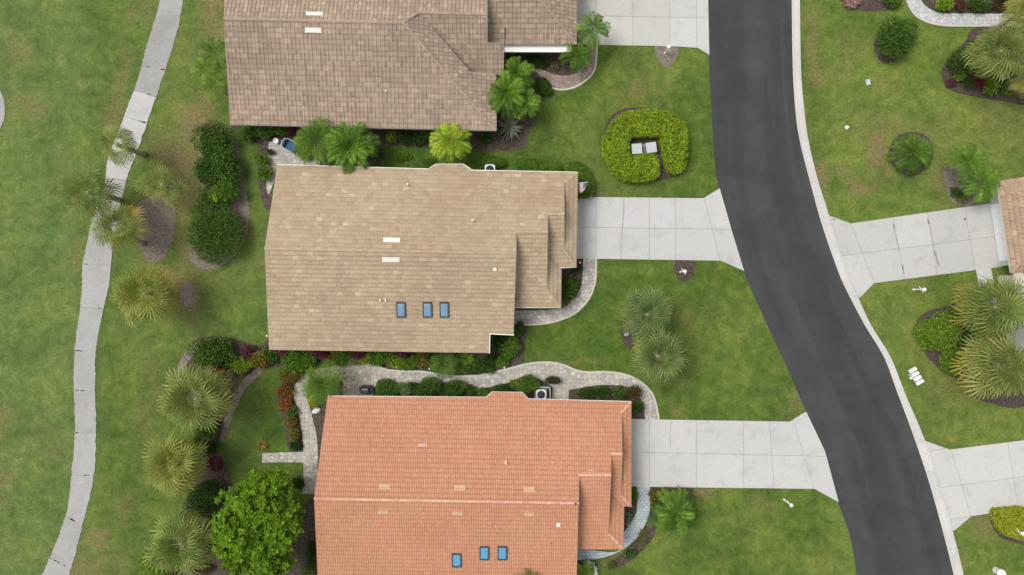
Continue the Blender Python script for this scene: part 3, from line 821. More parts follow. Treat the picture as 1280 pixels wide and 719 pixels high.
def build_roof(root, faces, spec, trim):
    V, F, T = [], [], []
    for f in faces:
        v, q, t = tiles(f, spec['w'], spec['course'], spec['prof'], spec['lift'], spec['tint'], spec.get('stagger', True), spec.get('stain_shade', .85))
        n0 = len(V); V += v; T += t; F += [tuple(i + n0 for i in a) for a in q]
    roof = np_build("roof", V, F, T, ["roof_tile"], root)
    # boards under the tiles, closing the eaves
    mb = MB()
    for f in faces:
        n = len(f.pts); top = [p - Vector((0, 0, .01)) for p in f.pts]; bot = [p - Vector((0, 0, .22)) for p in f.pts]
        tr = tessellate_polygon([[Vector((p.x, p.y, 0)) for p in f.pts]])
        fs = []
        for t in tr:
            a, b_, c = (f.pts[i] for i in t)
            if (b_.x - a.x) * (c.y - a.y) - (b_.y - a.y) * (c.x - a.x) < 0: t = t[::-1]
            fs.append(tuple(t)); fs.append(tuple(n + i for i in t[::-1]))
        sg = sum(f.pts[i].x * f.pts[(i + 1) % n].y - f.pts[(i + 1) % n].x * f.pts[i].y for i in range(n))
        for i in range(n):
            j = (i + 1) % n
            fs.append((n + i, n + j, j, i) if sg > 0 else (i, j, n + j, n + i))
        mb.add(top + bot, fs)
    mb.build("roof_deck", [trim], root)
    return roof

def ridges(roof, lines, rad, pitch, tintf):
    for a, b_ in lines:
        V, F, T = [], [], []
        caps(a, b_, rad, pitch, tintf, V, F, T)
        np_build("ridge_cap", V, F, T, ["roof_tile"], roof)

def gutter(root, pts, mat, w=.11, drop=.10):
    w *= .68
    """one run of gutter along an eave polyline in space"""
    mb = MB(); pts = [Vector(p) for p in pts]
    for a, b_ in zip(pts[:-1], pts[1:]):
        d = (b_ - a).normalized(); s = Vector((d.y, -d.x, 0)).normalized()
        for sg in (1,):
            o = [s * -.02, s * w]
            v = []
            for q in (a - d * .03, b_ + d * .03):
                for z in (-drop, .015):
                    for k in o: v.append(q + k + Vector((0, 0, z)))
            mb.add(v, [(0, 1, 5, 4), (2, 6, 7, 3), (0, 4, 6, 2), (1, 3, 7, 5), (0, 2, 3, 1), (4, 5, 7, 6)])
    return mb.build("gutter", [mat], root)

def gable(root, edges, depth, mat):
    """upright gable pieces under open roof edges"""
    for a, b_ in edges:
        mb = MB()
        a, b_ = Vector(a), Vector(b_); d = (b_ - a); s = Vector((-d.y, d.x, 0)).normalized() * .04
        z = Vector((0, 0, depth))
        v = [a - s, b_ - s, b_ + s, a + s, a - s - z, b_ - s - z, b_ + s - z, a + s - z]
        v = [p - Vector((0, 0, .05)) for p in v]
        mb.add(v, [(0, 1, 2, 3), (4, 7, 6, 5), (0, 4, 5, 1), (1, 5, 6, 2), (2, 6, 7, 3), (3, 7, 4, 0)])
        mb.build("gable_panel", [mat], root)

def offset_poly(poly, d):
    n = len(poly); a = sum(poly[i][0] * poly[(i + 1) % n][1] - poly[(i + 1) % n][0] * poly[i][1] for i in range(n))
    if a < 0: poly = poly[::-1]
    out = []
    for i in range(n):
        p0, p1, p2 = (np.array(poly[(i + k - 1) % n], float) for k in range(3))
        d1 = (p1 - p0) / np.linalg.norm(p1 - p0); d2 = (p2 - p1) / np.linalg.norm(p2 - p1)
        n1 = np.array([-d1[1], d1[0]]); n2 = np.array([-d2[1], d2[0]])
        m_ = n1 + n2; k = m_ @ n1
        out.append(tuple(p1 + m_ * d / max(k, .3)))
    return out

def build_walls(root, faces, outline, inset, mat, ze):
    """walls that stand inside the eaves and climb to the underside of the roof"""
    poly = offset_poly(outline, inset); mb = MB(); n = len(poly)
    for i in range(n):
        a = np.array(poly[i]); b_ = np.array(poly[(i + 1) % n]); l = np.linalg.norm(b_ - a); k = max(1, int(l / .5))
        v = []
        for q in range(k + 1):
            p = a + (b_ - a) * q / k
            z = roof_z(faces, p[0], p[1]); z = (ze if z is None else z) - .24
            v += [(p[0], p[1], -.05), (p[0], p[1], z)]
        mb.add(v, [(2 * q, 2 * q + 2, 2 * q + 3, 2 * q + 1) for q in range(k)])
    mb.build("wall", [mat], root); return poly

def on_face(f, px, py, h=0.0): return f.plane.at(px, py) + f.n * h
def skylight(root, f, px, py, w, l, frame, glassm):
    c = on_face(f, px, py); u, v, n = f.u, f.v, f.n
    def ring(hw, hl, h): return [c + u * (sx * hw) + v * (sy * hl) + n * h for sx, sy in ((-1, -1), (1, -1), (1, 1), (-1, 1))]
    mb = MB(); hw, hl = w / 2, l / 2; rs = [ring(hw + .03, hl + .03, 0), ring(hw, hl, .17), ring(hw - .07, hl - .07, .17), ring(hw - .07, hl - .07, .12)]
    v_ = [p for r in rs for p in r]; fs = []
    for r in range(3):
        for i in range(4): fs.append((r * 4 + i, r * 4 + (i + 1) % 4, r * 4 + 4 + (i + 1) % 4, r * 4 + 4 + i))
    mb.add(v_, fs); o = mb.build("skylight", [frame], root)
    g = MB(); r0 = ring(hw - .07, hl - .07, .125); r1 = ring(hw - .16, hl - .16, .175)
    g.add(r0 + r1, [(i, (i + 1) % 4, 4 + (i + 1) % 4, 4 + i) for i in range(4)] + [(4, 5, 6, 7)])
    g.build("pane", [glassm], o)
    return o
def flat_vent(root, f, px, py, w, l, h, mat, name="roof_vent"):
    c = on_face(f, px, py); u, v, n = f.u, f.v, f.n; mb = MB()
    def ring(hw, hl, hh): return [c + u * (sx * hw) + v * (sy * hl) + n * hh for sx, sy in ((-1, -1), (1, -1), (1, 1), (-1, 1))]
    r = ring(w / 2, l / 2, 0.0) + ring(w / 2, l / 2, h * .75) + ring(w / 2 - .04, l / 2 - .04, h)
    mb.add(r, [(4 * k + i, 4 * k + (i + 1) % 4, 4 * k + 4 + (i + 1) % 4, 4 * k + 4 + i) for k in range(2) for i in range(4)] + [(8, 9, 10, 11)])
    return mb.build(name, [mat], root)
def pipe_vent(root, f, px, py, rad=.07, h=.40, mat="vent_white"):
    c = on_face(f, px, py); mb = MB()
    mb.lathe(c + Vector((0, 0, -.05)), [(rad * 2.2, 0), (rad * 2.0, .08), (rad, .12), (rad, h), (rad * 1.15, h), (rad * 1.15, h + .05), (rad * .6, h + .05)], 12)
    return mb.build("vent_pipe", [mat], root)
def panel_on_wall(root, name, a, b_, z0, z1, mat, proud=.04, ribs=0):
    """upright panel from ground point a to b (left hand side = outside)"""
    a, b_ = Vector((*a[:2], 0)), Vector((*b_[:2], 0)); d = (b_ - a).normalized(); s = Vector((-d.y, d.x, 0)); mb = MB()
    k = max(1, ribs)
    for i in range(k):
        lo = z0 + (z1 - z0) * i / k; hi = z0 + (z1 - z0) * (i + 1) / k - (.012 if k > 1 else 0)
        v = [q + s * o + Vector((0, 0, z)) for z in (lo, hi) for q, o in ((a, proud), (b_, proud), (b_, -.06), (a, -.06))]
        mb.add(v, [(0, 1, 2, 3), (4, 7, 6, 5), (0, 4, 5, 1), (1, 5, 6, 2), (2, 6, 7, 3), (3, 7, 4, 0)])
    return mb.build(name, [mat], root)

def tint_fn(base, alt, var, patch=0.25, psc=.35, light=None, lightp=.0):
    base = np.array(base); alt = np.array(alt)
    def f(c, rnd, i, j):
        k = float(np.clip((fnoise(c[0] + 13, c[1] + 7, psc) - .5) * 2.4 + .5, 0, 1))
        k = float(np.clip(k * patch * 2 + (rnd.random() - .5) * .7 + (.5 - patch), 0, 1))
        col = base * (1 - k) + alt * k
        col = col * (1 + (rnd.random() - .5) * 2 * var)
        if lightp and rnd.random() < lightp: col = col * light
        return tuple(col)
    return f

FLAT = [(0, .0), (.06, .012), (.94, .012), (1, .0)]
SROLL = [(0, .0), (.14, .040), (.34, .044), (.52, .008), (.9, .004), (1, .0)]
BARREL = [(0, 0), (.22, .026), (.5, .033), (.78, .026), (1, 0)]
tan2 = tint_fn((.425, .338, .225), (.380, .282, .190), .075, .40, .30, 1.2, .03)
spec2 = dict(w=.46, course=.355, prof=FLAT, lift=.055, stain_shade=.87, tint=tan2)
terra = tint_fn((.535, .272, .165), (.495, .242, .142), .05, .3, .4)
spec3 = dict(w=.172, course=.372, prof=BARREL, lift=.070, stain_shade=.83, tint=terra, stagger=False)
brown = tint_fn((.375, .288, .216), (.300, .230, .172), .07, .3, .35, 1.20, .30)
spec1 = dict(w=.31, course=.385, prof=SROLL, lift=.05, stain_shade=.84, tint=brown, stagger=False)
capt2 = tint_fn((.47, .38, .26), (.42, .32, .21), .08); capt3 = tint_fn((.68, .44, .32), (.60, .33, .22), .12); capt1 = tint_fn((.40, .305, .24), (.36, .27, .20), .08)

# ---- middle house, light tan
def house_tan():
    ze, zr = 2.9, 5.5
    root = empty("house", P(500, 320, 0), "house in the middle with a light tan flat tiled roof and three skylights", "house", "houses along the street")
    NL, NR, RL = P(347, 206.5, ze), P(722, 216, ze), P(331, 311, zr)
    pN = Plane(NL, NR, RL); N_ = lambda x, y: pN.at(x, y)
    RR = N_(645, 317)
    SL = P(336.5, 437, ze); SE = P(611, 441, ze)
    pS = Plane(RL, RR, (SL + SE) / 2)
    S_ = lambda x, y: pS.at(x, y)
    A, B, C_, D = N_(705, 229), N_(705, 268), N_(684.5, 268), N_(684.5, 290); E = N_(645, 290)
    fN = Face([RL, NL, N_(535.5, 212), N_(545, 206), N_(579, 206), N_(590, 213.5), NR, A, B, C_, D, E, RR], pN, (NL, NR))
    fS = Face([RL, RR, S_(641.5, 418), S_(611.5, 416.5), S_(611, 441), S_(336.5, 437)], pS, (SL, SE))
    e2 = P(643, 383.5, 2.62); e2b = P(700.5, 384, 2.62)
    p2 = Plane(D, E, (e2 + e2b) / 2)
    H2 = p2.at(683.5, 361)
    f2 = Face([E, D, H2, p2.at(700.5, 384), p2.at(642.5, 383.5)], p2, (e2, e2b))
    k1, k2 = p2.at(700.5, 384), P(701, 334, p2.at(700.5, 384).z)
    pE2 = Plane(k1, k2, H2)
    p3a, p3b = P(701, 334, 2.82), P(720, 333.5, 2.82)
    p3 = Plane(B, C_, (p3a + p3b) / 2)
    fE2 = Face([pE2.at(684, 317), pE2.at(701, 334), k1, H2], pE2, (k1, k2))
    H3 = p3.at(705, 312)
    f3 = Face([C_, B, H3, p3.at(720, 333.5), p3.at(701, 334), p3.at(684.3, 317)], p3, (p3a, p3b))
    k3 = p3.at(720, 333.5)
    pE3 = Plane(NR, k3, (A + H3) / 2)
    fE3 = Face([NR, k3, H3, A], pE3, (NR, k3))
    faces = [fN, fS, f2, fE2, f3, fE3]
    roof = build_roof(root, faces, spec2, "cream_trim")
    ridges(roof, [(RL, RR), (E, D), (C_, B), (NR, A), (H3, k3), (H2, k1)], .10, .40, capt2)
    gable(root, [(RR, S_(641.5, 418)), (RR, E), (D, H2), (C_, D), (A, B), (B, H3)], 1.4, "stucco")
    gutter(root, [N_(590, 213.5), NR][::-1], "white_trim"); gutter(root, [NL, N_(535.5, 212), N_(545, 206), N_(579, 206), N_(590, 213.5)][::-1], "white_trim")
    gutter(root, [S_(642, 418), S_(611.5, 416.5), S_(611, 441.5)][::-1], "white_trim", .13); gutter(root, [p2.at(642.5, 384), k1], "white_trim", .10)
    gutter(root, [k1, P(701, 334.5, k1.z)], "white_trim", .09); gutter(root, [p3.at(701, 334.4), k3], "white_trim", .09)
    out = [tuple(p[:2]) for p in (NL, NR, k3, p3.at(701, 334), k1, p2.at(642.5, 383.5), S_(641.5, 418), S_(611.5, 416.5), S_(611, 441), SL)]
    build_walls(root, faces, out, .55, "stucco", 2.9)
    a, b_ = P(716, 250, 2.9), P(712, 322, 2.9)
    panel_on_wall(root, "garage_door", (b_.x - .2, b_.y), (a.x - .2, a.y), .05, 2.15, "door_white", -.02, 5)
    for x in (501.5, 534.5, 555.5): skylight(root, fS, x, 387, .72, 1.22, "skylight_frame", "skylight_glass")
    flat_vent(root, fN, 490, 300.5, 1.30, .40, .12, "vent_white"); flat_vent(root, fS, 489, 324.5, 1.32, .38, .12, "vent_white")
    flat_vent(root, fS, 619, 336.5, .28, .28, .16, "vent_white")
    for f, x, y, r, h in ((fN, 510, 231, .055, .45), (fN, 591, 276, .06, .45), (fS, 476, 375, .06, .35), (fS, 482.5, 375, .06, .35)): pipe_vent(root, f, x, y, r, h)
    return root
house_tan()

# ---- lower house, terracotta
def house_terracotta():
    ze, zr = 2.9, 5.5
    root = empty("house", P(580, 620, 0), "house with a terracotta barrel tiled roof and three bright blue skylights", "house", "houses along the street")
    NL, NR, RL = P(410, 495.5, ze), P(788.5, 502.5, ze), P(393, 623.5, zr)
    pN = Plane(NL, NR, RL); N_ = lambda x, y: pN.at(x, y)
    RR = N_(723, 629)
    SL, SE = P(398, 731, ze), P(720, 735, ze)
    pS = Plane(RL, RR, (SL + SE) / 2); S_ = lambda x, y: pS.at(x, y)
    A, B, C_, D, E = N_(776.5, 517), N_(777.5, 567), N_(764, 567), N_(763.5, 594), N_(723.5, 594)
    fN = Face([RL, NL, N_(608, 497), N_(615, 490.5), N_(652.5, 491), N_(660, 499), NR, A, B, C_, D, E, RR], pN, (NL, NR))
    fS = Face([RL, RR, S_(720, 735), S_(398, 731)], pS, (SL, SE))
    e2, e2b = P(721, 686, 2.62), P(778, 686, 2.62)
    p2 = Plane(D, E, (e2 + e2b) / 2); H2 = p2.at(760.5, 667); k1 = p2.at(778.5, 686)
    f2 = Face([E, D, H2, k1, p2.at(720.8, 686)], p2, (e2, e2b))
    k2 = P(779.5, 632, k1.z); pE2 = Plane(k1, k2, H2)
    fE2 = Face([pE2.at(763, 617), k2, k1, H2], pE2, (k1, k2))
    p3a, p3b = P(779.5, 632, 2.82), P(788.5, 632, 2.82)
    p3 = Plane(B, C_, (p3a + p3b) / 2); H3 = p3.at(776, 619); k3 = p3.at(788.5, 632.5)
    f3 = Face([C_, B, H3, k3, p3.at(779.5, 632.5), p3.at(763.5, 617)], p3, (p3a, p3b))
    pE3 = Plane(NR, k3, (A + H3) / 2)
    fE3 = Face([NR, k3, H3, A], pE3, (NR, k3))
    faces = [fN, fS, f2, fE2, f3, fE3]
    roof = build_roof(root, faces, spec3, "terracotta_trim")
    ridges(roof, [(RL, RR), (E, D), (C_, B), (NR, A), (H3, k3), (H2, k1)], .11, .46, capt3)
    gable(root, [(RR, S_(720, 735)), (RR, E), (D, H2), (C_, D), (A, B), (B, H3)], 1.5, "stucco"); gable(root, [(RL, NL), (RL, SL)], .4, "terracotta_trim")
    gutter(root, [NL, N_(608, 497), N_(615, 490.5), N_(652.5, 491), N_(660, 499)][::-1], "white_trim", .08); gutter(root, [N_(660, 499), NR][::-1], "white_trim", .08)
    gutter(root, [p2.at(720.8, 686), k1], "white_trim", .06); gutter(root, [k1, k2], "white_trim", .08)
    out = [tuple(p[:2]) for p in (NL, NR, k3, p3.at(779.5, 632.5), k1, p2.at(720.8, 686), SE, SL)]
    build_walls(root, faces, out, .55, "stucco", 2.9)
    a, b_ = P(783, 535, 2.9), P(781, 605, 2.9)
    panel_on_wall(root, "garage_door", (b_.x - .1, b_.y), (a.x - .1, a.y), .05, 2.15, "door_white", -.02, 5)
    for x, y in ((571, 699.5), (605.5, 690.5), (628, 690.5)): skylight(root, fS, x, y, .74, 1.22, "skylight_frame", "skylight_glass_bright")
    for f, x, y, w in ((fN, 481, 608.5, .8), (fN, 575, 610, .85), (fN, 661.5, 612, .85), (fS, 479, 639.5, .8), (fS, 572.5, 641, .85), (fS, 661.5, 642, .8)): flat_vent(root, f, x, y, w, .40, .10, "vent_beige")
    flat_vent(root, fN, 528.5, 556.5, .7, .28, .10, "vent_pink"); flat_vent(root, fS, 698, 655, .32, .32, .18, "vent_white")
    flat_vent(root, fN, 739, 589, .5, .22, .09, "vent_pink")
    pipe_vent(root, fN, 632.5, 578, .07, .4); pipe_vent(root, fN, 590, 550, .035, .2, "terracotta_trim"); pipe_vent(root, fS, 689, 679, .05, .15, "bark"); pipe_vent(root, fN, 719, 629, .07, .2, "dark_metal")
    return root
house_terracotta()

# ---- upper house, brown
def house_brown():
    ze, zr = 2.9, 5.5
    root = empty("house", P(480, 40, 0), "house with a brown rolled tile roof and a hipped end beside the palms", "house", "houses along the street")
    RL, RR = P(280, 23.5, zr), P(504, 28.5, zr)
    SL, SE = P(288, 155.5, ze), P(619.5, 163, ze)
    pS = Plane(RL, RR, (SL + SE) / 2); S_ = lambda x, y: pS.at(x, y)
    NLm, NRm = P(284, -76, ze), P(560, -70, ze)
    pN = Plane(RL, RR, (NLm + NRm) / 2); N_ = lambda x, y: pN.at(x, y)
    SEp = S_(619.5, 163); W0 = N_(523, 16); W1 = N_(608.5, 18)
    pE = Plane(RR, SEp, W0)
    w2 = P(629.5, 92, 2.75)
    p2 = Plane(W0, W1, w2)
    v2 = p2.at(588, 90)
    ev = P(619, 95, SEp.z)
    pE = Plane(RR, SEp, ev)
    W0e = pE.at(523, 16)
    fS = Face([RL, SL, SEp, RR], pS, (SL, SE))
    fN = Face([RL, RR, W0, W1, N_(608.5, -72), N_(284, -78)], pN, (NLm, NRm))
    fE = Face([RR, SEp, pE.at(619, 92), pE.at(588, 90), W0e], pE, (SEp, ev))
    f2 = Face([W0, W1, p2.at(608.5, 53), p2.at(630, 53.5), p2.at(629.5, 92), p2.at(586, 91)], p2, (p2.at(590, 92), p2.at(629.5, 92)))
    zg = 2.85
    g0, g1 = P(612, 55, zg), P(720.5, 55, zg); apex = P(655, -26, 4.7)
    pG = Plane(g0, g1, apex)
    g2 = P(720.5, -110, zg); pGE = Plane(g1, g2, apex)
    fG = Face([pG.at(609, -26), apex, g1, pG.at(609, 55)], pG, (g0, g1))
    ap2 = pGE.at(660, -60); fGE = Face([apex, g1, pGE.at(721, -110), ap2], pGE, (g1, g2))
    x0 = pG.at(609, 33) + Vector((0, 0, .30)); x1 = pG.at(630.5, 33) + Vector((0, 0, .30)); x2 = pG.at(620, 53) + Vector((0, 0, .16))
    pX = Plane(x0, x1, x2); fX = Face([x0, pX.at(630.5, 33), pX.at(630.5, 54), pX.at(609, 54)], pX, (x0, x1))
    faces = [fS, fN, fE, f2, fG, fGE, fX]
    roof = build_roof(root, faces, spec1, "cream_trim")
    ridges(roof, [(RL, RR), (RR, SEp), (RR, W0), (W0, W1), (apex, g1)], .11, .40, capt1)
    gable(root, [(W1, p2.at(608.5, 53)), (W1, N_(608.5, -60))], 1.2, "stucco"); gable(root, [(RL, SL), (RL, N_(284, -76))], .4, "cream_trim")
    gutter(root, [p2.at(588, 92.5), p2.at(629.5, 92.5)], "white_trim", .06); gutter(root, [pE.at(619, 96), SEp][::-1], "white_trim", .10); gutter(root, [SL, SEp], "cream_trim", .07)
    out = [tuple(p[:2]) for p in (P(284, -78, ze), P(608, -72, ze), P(608, 53, ze), P(629.5, 54, ze), P(629.5, 92, 2.8), P(619, 92, 2.9), SEp, SL)]
    build_walls(root, faces, out, .5, "stucco", 2.9)
    # garage: its side wall shows below the short eave
    wy = P(0, 65.5, 0).y
    gp = [P(631.5, 55, 2.8).x, P(716, 55, 2.8).x]
    mb = MB(); y0, y1 = wy, P(0, -105, 2.8).y
    mb.prism([(gp[0], y0), (gp[1], y0), (gp[1], y1), (gp[0], y1)], -.05, 2.62)
    mb.build("wall", ["stucco"], root)
    e0, e1 = P(630.5, 64.5, 2.45), P(714, 54, 2.45); tr = MB(); tr.prism([(e0.x, e0.y), (e1.x, e0.y), (e1.x, e1.y), (e0.x, e1.y)], 2.33, 2.45); tr.prism([(e0.x, e0.y - .05), (e1.x, e0.y - .05), (e1.x, e0.y), (e0.x, e0.y)], 2.30, 2.50); tr.build("eave_board", ["white_trim"], root)
    panel_on_wall(root, "garage_door", (gp[1], P(0, 20, 0).y), (gp[1], P(0, -80, 0).y), .05, 2.15, "door_white", .05, 5)
    flat_vent(root, fN, 393.5, 18, 1.28, .34, .12, "vent_white"); flat_vent(root, fS, 392, 38, 1.24, .38, .12, "vent_white"); pipe_vent(root, fS, 483, 115, .055, .4)
    return root
house_brown()

# ---- house at the right edge, only its corner in the picture
def house_right():
    ze = 2.75
    root = empty("house", P(1300, 290, 0), "house cut by the right edge with a tan roof and white garage door", "house", "houses along the street")
    A, B = P(1247, 226.5, ze), P(1264.5, 341, ze)
    d = (B - A).normalized(); n = Vector((-d.y, d.x, 0))
    if n.x < 0: n = -n
    L_ = (B - A).length; rise = .36
    apx = A + d * (L_ / 2) + n * (L_ / 2) + Vector((0, 0, L_ / 2 * rise))
    pW = Plane(A, B, apx)
    A2 = A + n * 14; B2 = B + n * 14; r2 = apx + n * 10
    pNn = Plane(A, A2, apx); pSs = Plane(B, B2, apx)
    faces = [Face([A, B, apx], pW, (A, B)), Face([A, apx, r2, A2], pNn, (A, A2)), Face([B, apx, r2, B2], pSs, (B, B2))]
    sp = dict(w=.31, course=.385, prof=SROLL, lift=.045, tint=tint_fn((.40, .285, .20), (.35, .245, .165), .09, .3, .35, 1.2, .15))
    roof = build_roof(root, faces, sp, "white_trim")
    ct = tint_fn((.42, .31, .22), (.37, .27, .19), .08)
    ridges(roof, [(A, apx), (B, apx), (apx, r2)], .11, .4, ct)
    gutter(root, [A, B], "cream_trim", .05)
    wl = A + n * 1.0; base = [A + d * .5 + n * 1.0, B - d * .5 + n * 1.0, B - d * .5 + n * 13, A + d * .5 + n * 13]
    mb = MB(); mb.prism([(p.x, p.y) for p in base], -.05, ze - .02); mb.build("wall", ["stucco_grey"], root)
    a = A + d * 1.75 + n * 1.0; b_ = B - d * .9 + n * 1.0
    panel_on_wall(root, "garage_door", (b_.x, b_.y), (a.x, a.y), .08, 2.2, "door_white", .06, 1) if (Vector((-(a - b_).y, (a - b_).x, 0))).x < 0 else panel_on_wall(root, "garage_door", (a.x, a.y), (b_.x, b_.y), .08, 2.2, "door_white", .06, 1)
    # stub pillar with a tiled cap beside the door
    c = P(1243, 251, 0); rz = math.atan2(d.y, d.x)
    mb = MB(); mb.box((c.x + .15, c.y, 0), 1.0, .55, 2.1, rz, 0, .03); pil = mb.build("pillar", ["white_trim"], root)
    mb = MB(); mb.box((c.x + .25, c.y + .02, 2.1), .98, .50, .10, rz, 0, .04); mb.build("cap", ["cream_trim"], pil)
    # entry wing south of the garage
    e0 = P(1274, 347, 2.6); q = [e0, e0 + d * 6, e0 + d * 6 + n * 6, e0 + n * 6]
    mb = MB(); mb.prism([(p.x, p.y) for p in q], -.05, 2.6); mb.build("wall", ["stucco_grey"], root)
    w0 = e0 + d * .5; w1 = e0 + d * 1.7
    fr = panel_on_wall(root, "window", (w1.x, w1.y), (w0.x, w0.y), .9, 2.1, "white_trim", .05)
    w0 = e0 + d * .6; w1 = e0 + d * 1.6
    panel_on_wall(fr, "pane", (w1.x, w1.y), (w0.x, w0.y), 1.0, 2.0, "window_glass", .07)
    pr = MB(); c2 = P(1268, 344.5, 2.4); pr.box((c2.x + .3, c2.y, 2.35), 1.3, .8, .16, rz, 0, .03); pr.build("porch_roof", ["cream_trim"], root)
    pp = MB(); pp.box((c2.x + .5, c2.y - .1, 0), .3, .3, 2.35, rz); pp.build("post", ["stucco_grey"], root)
    return root
house_right()
# ------------------------------------------------------------------ plants
def unit(v): return v / (np.linalg.norm(v, axis=-1, keepdims=True) + 1e-9)

def leaf_quads(base, axis, normal, length, width, tint, mid=.45, drop=None):
    """diamond leaves: base point, direction, face normal (all n,3)"""
    axis = unit(axis); side = unit(np.cross(axis, normal)); nrm = np.cross(side, axis)
    L_ = np.asarray(length)[:, None]; W = np.asarray(width)[:, None] * .5
    m_ = base + axis * L_ * mid + nrm * W * .25
    tip = base + axis * L_
    if drop is not None: tip = tip - np.array([0, 0, 1.0]) * np.asarray(drop)[:, None]
    V = np.stack([base, m_ - side * W, tip, m_ + side * W], 1).reshape(-1, 3)
    F = np.arange(len(V), dtype=np.int32).reshape(-1, 4)
    T = np.repeat(np.asarray(tint), 4, axis=0)
    return V, F, T

class Leaves:
    def __init__(s): s.V = []; s.F = []; s.T = []; s.n = 0
    def add(s, V, F, T): s.V.append(V); s.F.append(F + s.n); s.T.append(T); s.n += len(V)
    def build(s, name, parent=None, loc=None): return mesh_np(name, np.concatenate(s.V), [np.concatenate(s.F)], "foliage", np.concatenate(s.T), parent, loc)

def tints(n, c0, c1, rng, var=.15, k=None):
    k = rng.random(n) if k is None else k
    c0, c1 = np.array(c0), np.array(c1)
    t = c0 * (1 - k[:, None]) + c1 * k[:, None]
    return np.clip(t * (1 + (rng.random((n, 1)) - .5) * 2 * var), 0, 1)

PAL = dict(
    green=((.040, .085, .016), (.105, .175, .035)), dark=((.022, .048, .012), (.060, .105, .028)), deep=((.018, .040, .010), (.044, .082, .022)),
    bright=((.075, .150, .020), (.180, .290, .045)), lime=((.110, .170, .018), (.270, .330, .045)), yellow=((.190, .200, .020), (.400, .380, .055)),
    gold=((.095, .150, .008), (.370, .455, .045)), olive=((.060, .090, .022), (.130, .165, .050)), red=((.130, .022, .032), (.300, .070, .085)),
    burgundy=((.085, .024, .042), (.240, .085, .120)), orange=((.250, .075, .020), (.480, .180, .060)), croton=((.160, .090, .020), (.420, .270, .060)),
    grey=((.120, .140, .100), (.270, .300, .230)), white=((.300, .330, .260), (.560, .580, .500)), pink=((.420, .200, .210), (.620, .420, .410)),
    twig=((.110, .110, .075), (.220, .210, .160)), dryc=((.200, .150, .085), (.380, .310, .200)), sage=((.090, .130, .060), (.180, .220, .120)))

for _k in ('green', 'dark', 'deep', 'bright', 'lime', 'olive', 'sage'):
    _g = .78 if _k == 'bright' else 1.0
    PAL[_k] = tuple(tuple(v * f * _g for v, f in zip(c, (1.55, 1.62, 1.25))) for c in PAL[_k])
for _k in ('yellow', 'gold'):
    PAL[_k] = tuple(tuple(v * f for v, f in zip(c, (1.35, 1.40, 1.1))) for c in PAL[_k])

def shrub(px, py, rx, ry, h, pal, label, cat="shrub", name="shrub", group=None, leaf=.15, wid=.55, dens=1.0, lumps=6, rot=0, accent=None, seed=None, ground=0.0):
    """a mound of leaves: several overlapping lumps filled with leaf-sized faces"""
    rng = np.random.default_rng(int(px * 13 + py * 7 + (seed or 0)))
    zc = h * .6
    k = (CAM_H - zc) / FPX; c = P(px, py, zc); a, b_ = rx * k, ry * k
    # lumps inside the ellipse
    n_l = lumps if min(a, b_) > .35 else max(3, lumps // 2)
    th = rng.random(n_l) * 6.283; rr = np.sqrt(rng.random(n_l)) * .62
    lx, ly = rr * np.cos(th) * a, rr * np.sin(th) * b_; lr = (0.40 + .22 * rng.random(n_l)); lz = h * (.45 + .25 * rng.random(n_l))
    lx = np.append(lx, 0); ly = np.append(ly, 0); lr = np.append(lr, .62); lz = np.append(lz, h * .5)
    area = math.pi * a * b_; nl = int(min(14000, max(70, dens * 5.0 * area / (leaf * leaf * wid * .5))))
    w = lr ** 2; which = rng.choice(n_l + 1, nl, p=w / w.sum())
    d = unit(rng.normal(size=(nl, 3))); d[:, 2] = np.abs(d[:, 2]) * 1.0 - .25
    d = unit(d); depth = 1 - .45 * rng.random(nl) ** 2
    mm = min(1.0, 1.0)
    pos = np.stack([lx[which] + d[:, 0] * lr[which] * a * depth, ly[which] + d[:, 1] * lr[which] * b_ * depth, lz[which] + d[:, 2] * h * .42 * depth * (.7 + .6 * lr[which])], -1)
    # squeeze back into the ellipse
    q = np.sqrt((pos[:, 0] / a) ** 2 + (pos[:, 1] / b_) ** 2); over = q > 1.0
    pos[over, :2] *= (1.0 / q[over] * (.86 + .26 * rng.random(over.sum()) * (.6 + .8 * rng.random(n_l + 1)[which][over])))[:, None]
    pos[:, 2] = np.clip(pos[:, 2], .04, None)
    cr, sr = math.cos(rot), math.sin(rot)
    pos[:, :2] = pos[:, :2] @ np.array([[cr, sr], [-sr, cr]])
    base = pos + np.array([c.x, c.y, ground])
    ax = unit(d * .8 + rng.normal(size=(nl, 3)) * .7 + np.array([0, 0, .15])); nr = unit(rng.normal(size=(nl, 3)) * .55 + d * .5 + np.array([0, 0, .8]))
    lump_k = rng.random(n_l + 1)[which]
    kk = np.clip(.55 * rng.random(nl) + .45 * lump_k, 0, 1)
    t = tints(nl, *PAL[pal], rng, .18, kk)
    if accent:
        ap, frac = accent; s = rng.random(nl) < frac; t[s] = tints(s.sum(), *PAL[ap], rng, .15)
    ln = leaf * (.65 + .7 * rng.random(nl))
    lv = Leaves(); lv.add(*leaf_quads(base, ax, nr, ln, ln * wid, t, drop=ln * .15))
    o = lv.build(name, None, (c.x, c.y, 0))
    return tag(o, label, cat, group)

